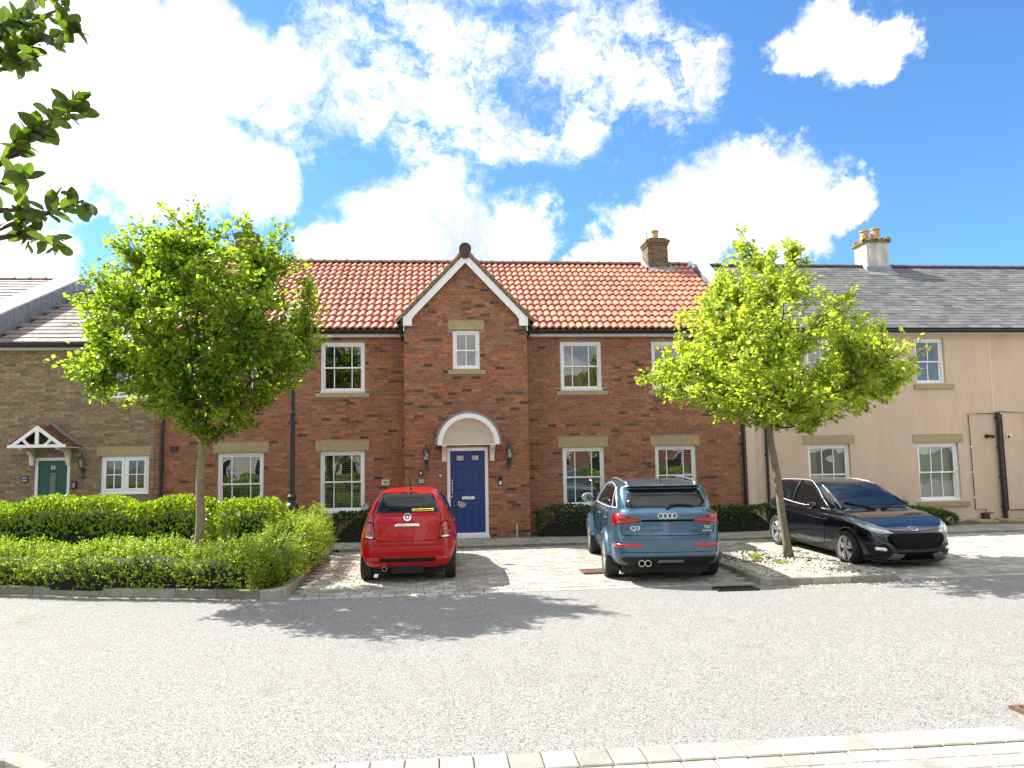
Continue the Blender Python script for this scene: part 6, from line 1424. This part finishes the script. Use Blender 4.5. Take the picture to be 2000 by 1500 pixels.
lantern(1.64, YE, 2.08, 'right bronze wall lantern beside the blue door', 1.15)
lantern(-8.19, YM, 2.02, 'bronze wall lantern right of the green door porch', 1.1, 'wall lantern by the green door')
def fitting(name, label, cat, x0, x1, z0, z1, y, d, mat, extra=()):
    t = thing(name, ((x0+x1)/2, y, z0), label, cat); MB().box(x0, x1, y-d, y+.004, z0, z1).build('casing', mat, t, bevel=.006)
    for n, a, b, c, e, m in extra: MB().box(a, b, y-d-.004, y-d+.001, c, e).build(n, m, t)
    return t
m_pale = pm('pale_face', (.70, .70, .66), .35, var=.05); m_dkp = pm('slate_plaque', (.06, .075, .09), .5, var=.2); m_ink = pm('sign_ink', (.10, .09, .07), .6, var=.4, vs=80)
fitting('door_bell', 'small black door bell with white button under the left lantern', 'bell', -.455, -.375, 1.60, 1.75, YE, .025, m_black, [('button', -.43, -.40, 1.64, 1.70, m_pale)])
fitting('keypad', 'small grey key safe on the brick left of the blue door', 'keypad', .0, .07, 1.58, 1.71, YE, .03, pm('key_safe_grey', (.30, .31, .28), .4, var=.1), [('keypad_face', .012, .058, 1.64, 1.70, m_dkp), ('keypad_buttons', .015, .055, 1.595, 1.63, m_pale)])
fitting('house_plaque', 'dark slate house plaque above the red car roof', 'sign', -.50, -.30, 1.43, 1.555, YE, .015, m_dkp, [('lettering_line', -.47, -.33, 1.505, 1.522, m_pale), ('lettering_line', -.46, -.34, 1.455, 1.475, m_pale)])
fitting('name_plaque', 'cream house sign on the wall left of the red car roof', 'sign', -1.37, -1.175, 1.385, 1.52, YM, .02, pm('cream_sign', (.66, .62, .48), .5, var=.05), [('lettering_line', -1.34, -1.21, 1.455, 1.48, m_ink), ('lettering_line', -1.31, -1.25, 1.42, 1.435, m_ink)])
fitting('intercom', 'black and white video door bell right of the blue door', 'intercom', 1.38, 1.475, 1.35, 1.565, YE, .03, m_black, [('camera_window', 1.405, 1.45, 1.47, 1.54, m_cglass), ('call_button', 1.40, 1.455, 1.375, 1.455, m_pale)])
fitting('intercom', 'small dark entry box right of the green door', 'intercom', -8.435, -8.325, 1.46, 1.63, YM, .04, m_black, [('speaker_face', -8.41, -8.35, 1.49, 1.59, pm('rosy_face', (.35, .25, .22), .5, var=.2))])
fitting('house_plaque', 'dark slate plaque left of the green door', 'sign', -9.565, -9.385, 1.61, 1.78, YM, .015, m_dkp, [('lettering_line', -9.52, -9.43, 1.715, 1.73, m_pale), ('lettering_line', -9.53, -9.42, 1.655, 1.668, m_pale)])
def cctv(x, z, label, mat, s):
    t = thing('security_camera', (x, YM, z), label, 'camera', 'cameras by the soil pipe')
    MB().lathe([(.055, 0), (.055, -.02), (.03, -.035), (.001, -.035)], (x, YM, z), 16, 'y').build('mount', m_black if s > 0 else mat, t)
    MB().tube([(x, YM-.03, z), (x+s*.03, YM-.09, z)], .014, 8).build('camera_arm', mat, t)
    MB().tube([(x-s*.02, YM-.08, z-.0), (x+s*.02, YM-.10, z), (x+s*.10, YM-.16, z-.015)], [.03, .04, .04], 14).build('camera_body', mat, t, smooth=False)
    MB().tube([(x+s*.10, YM-.16, z-.015), (x+s*.106, YM-.165, z-.017)], .03, 12).build('camera_lens', m_cglass, t)
cctv(14.24, 2.33, 'black security camera left of the soil pipe', m_black, 1)
cctv(14.85, 2.33, 'white security camera right of the soil pipe', m_white, -1)

# ------------------------------------------------------------------ across the road, behind the viewer: seen only in panes and paintwork
def far_house(x0, x1, y, h, rz_, label, mat):
    t = thing('opposite_house', ((x0+x1)/2, y-3, 0), label, 'house', 'houses across the road')
    MB().box(x0, x1, y-7, y, 0, h).build('wall', mat, t)
    MB().prism([(y+.35, h-.02), (y+.35, h+.1), (y-3.5, h+rz_), (y-7.35, h+.1), (y-7.35, h-.02)], x0-.1, x1+.1, 'x').build('roof', pm('far_roof', (.16, .07, .05), .8, var=.3, vs=4, bump=.5, bs=9), t)
    for i in range(int((x1-x0)/2.4)):
        xx = x0+1.0+2.4*i
        for z in (.9, 3.4):
            w = MB().box(xx, xx+1.05, y-.02, y+.03, z, z+1.25).build('window', m_white, t); MB().box(xx+.07, xx+.98, y+.031, y+.036, z+.07, z+1.18).build('pane', m_cglass, t)
far_house(-14, -1.5, -8.5, 5.0, 2.6, 'pale rendered house mirrored in the ground floor panes', pm('opposite_render', (.62, .58, .50), .9, var=.06, vs=1, bump=.2))
far_house(6, 22, -9.5, 5.0, 2.6, 'brick house mirrored in the right hand panes', pm('opposite_brick', (.28, .11, .07), .9, var=.25, vs=7, bump=.3))
for i, (x, y, h, s) in enumerate(((-6.0, -5.5, 5.8, 31), (2.6, -6.0, 6.4, 32), (10.5, -6.2, 6.0, 33))):
    tree('garden_tree', ['leafy tree mirrored in the left panes', 'leafy tree mirrored in the middle panes', 'leafy tree mirrored in the right panes'][i], (x, y, 0), (x, y, 1.6), (x, y, h-.5), [((x, y, h*.62), (2.0, 1.9, h*.33)), ((x-.9, y+.2, h*.5), (1.4, 1.4, 1.2)), ((x+1.0, y, h*.52), (1.4, 1.4, 1.3))], 130, 22, .19, GR, s, .12, 8, 'trees across the road', nobj=0)
hedge('far_hedge', 'long hedge across the road mirrored in the lower panes', [(-14, -4.2), (14, -4.4)], .9, 1.2, 0, .16, 150, HB, m_leaf2, 41)
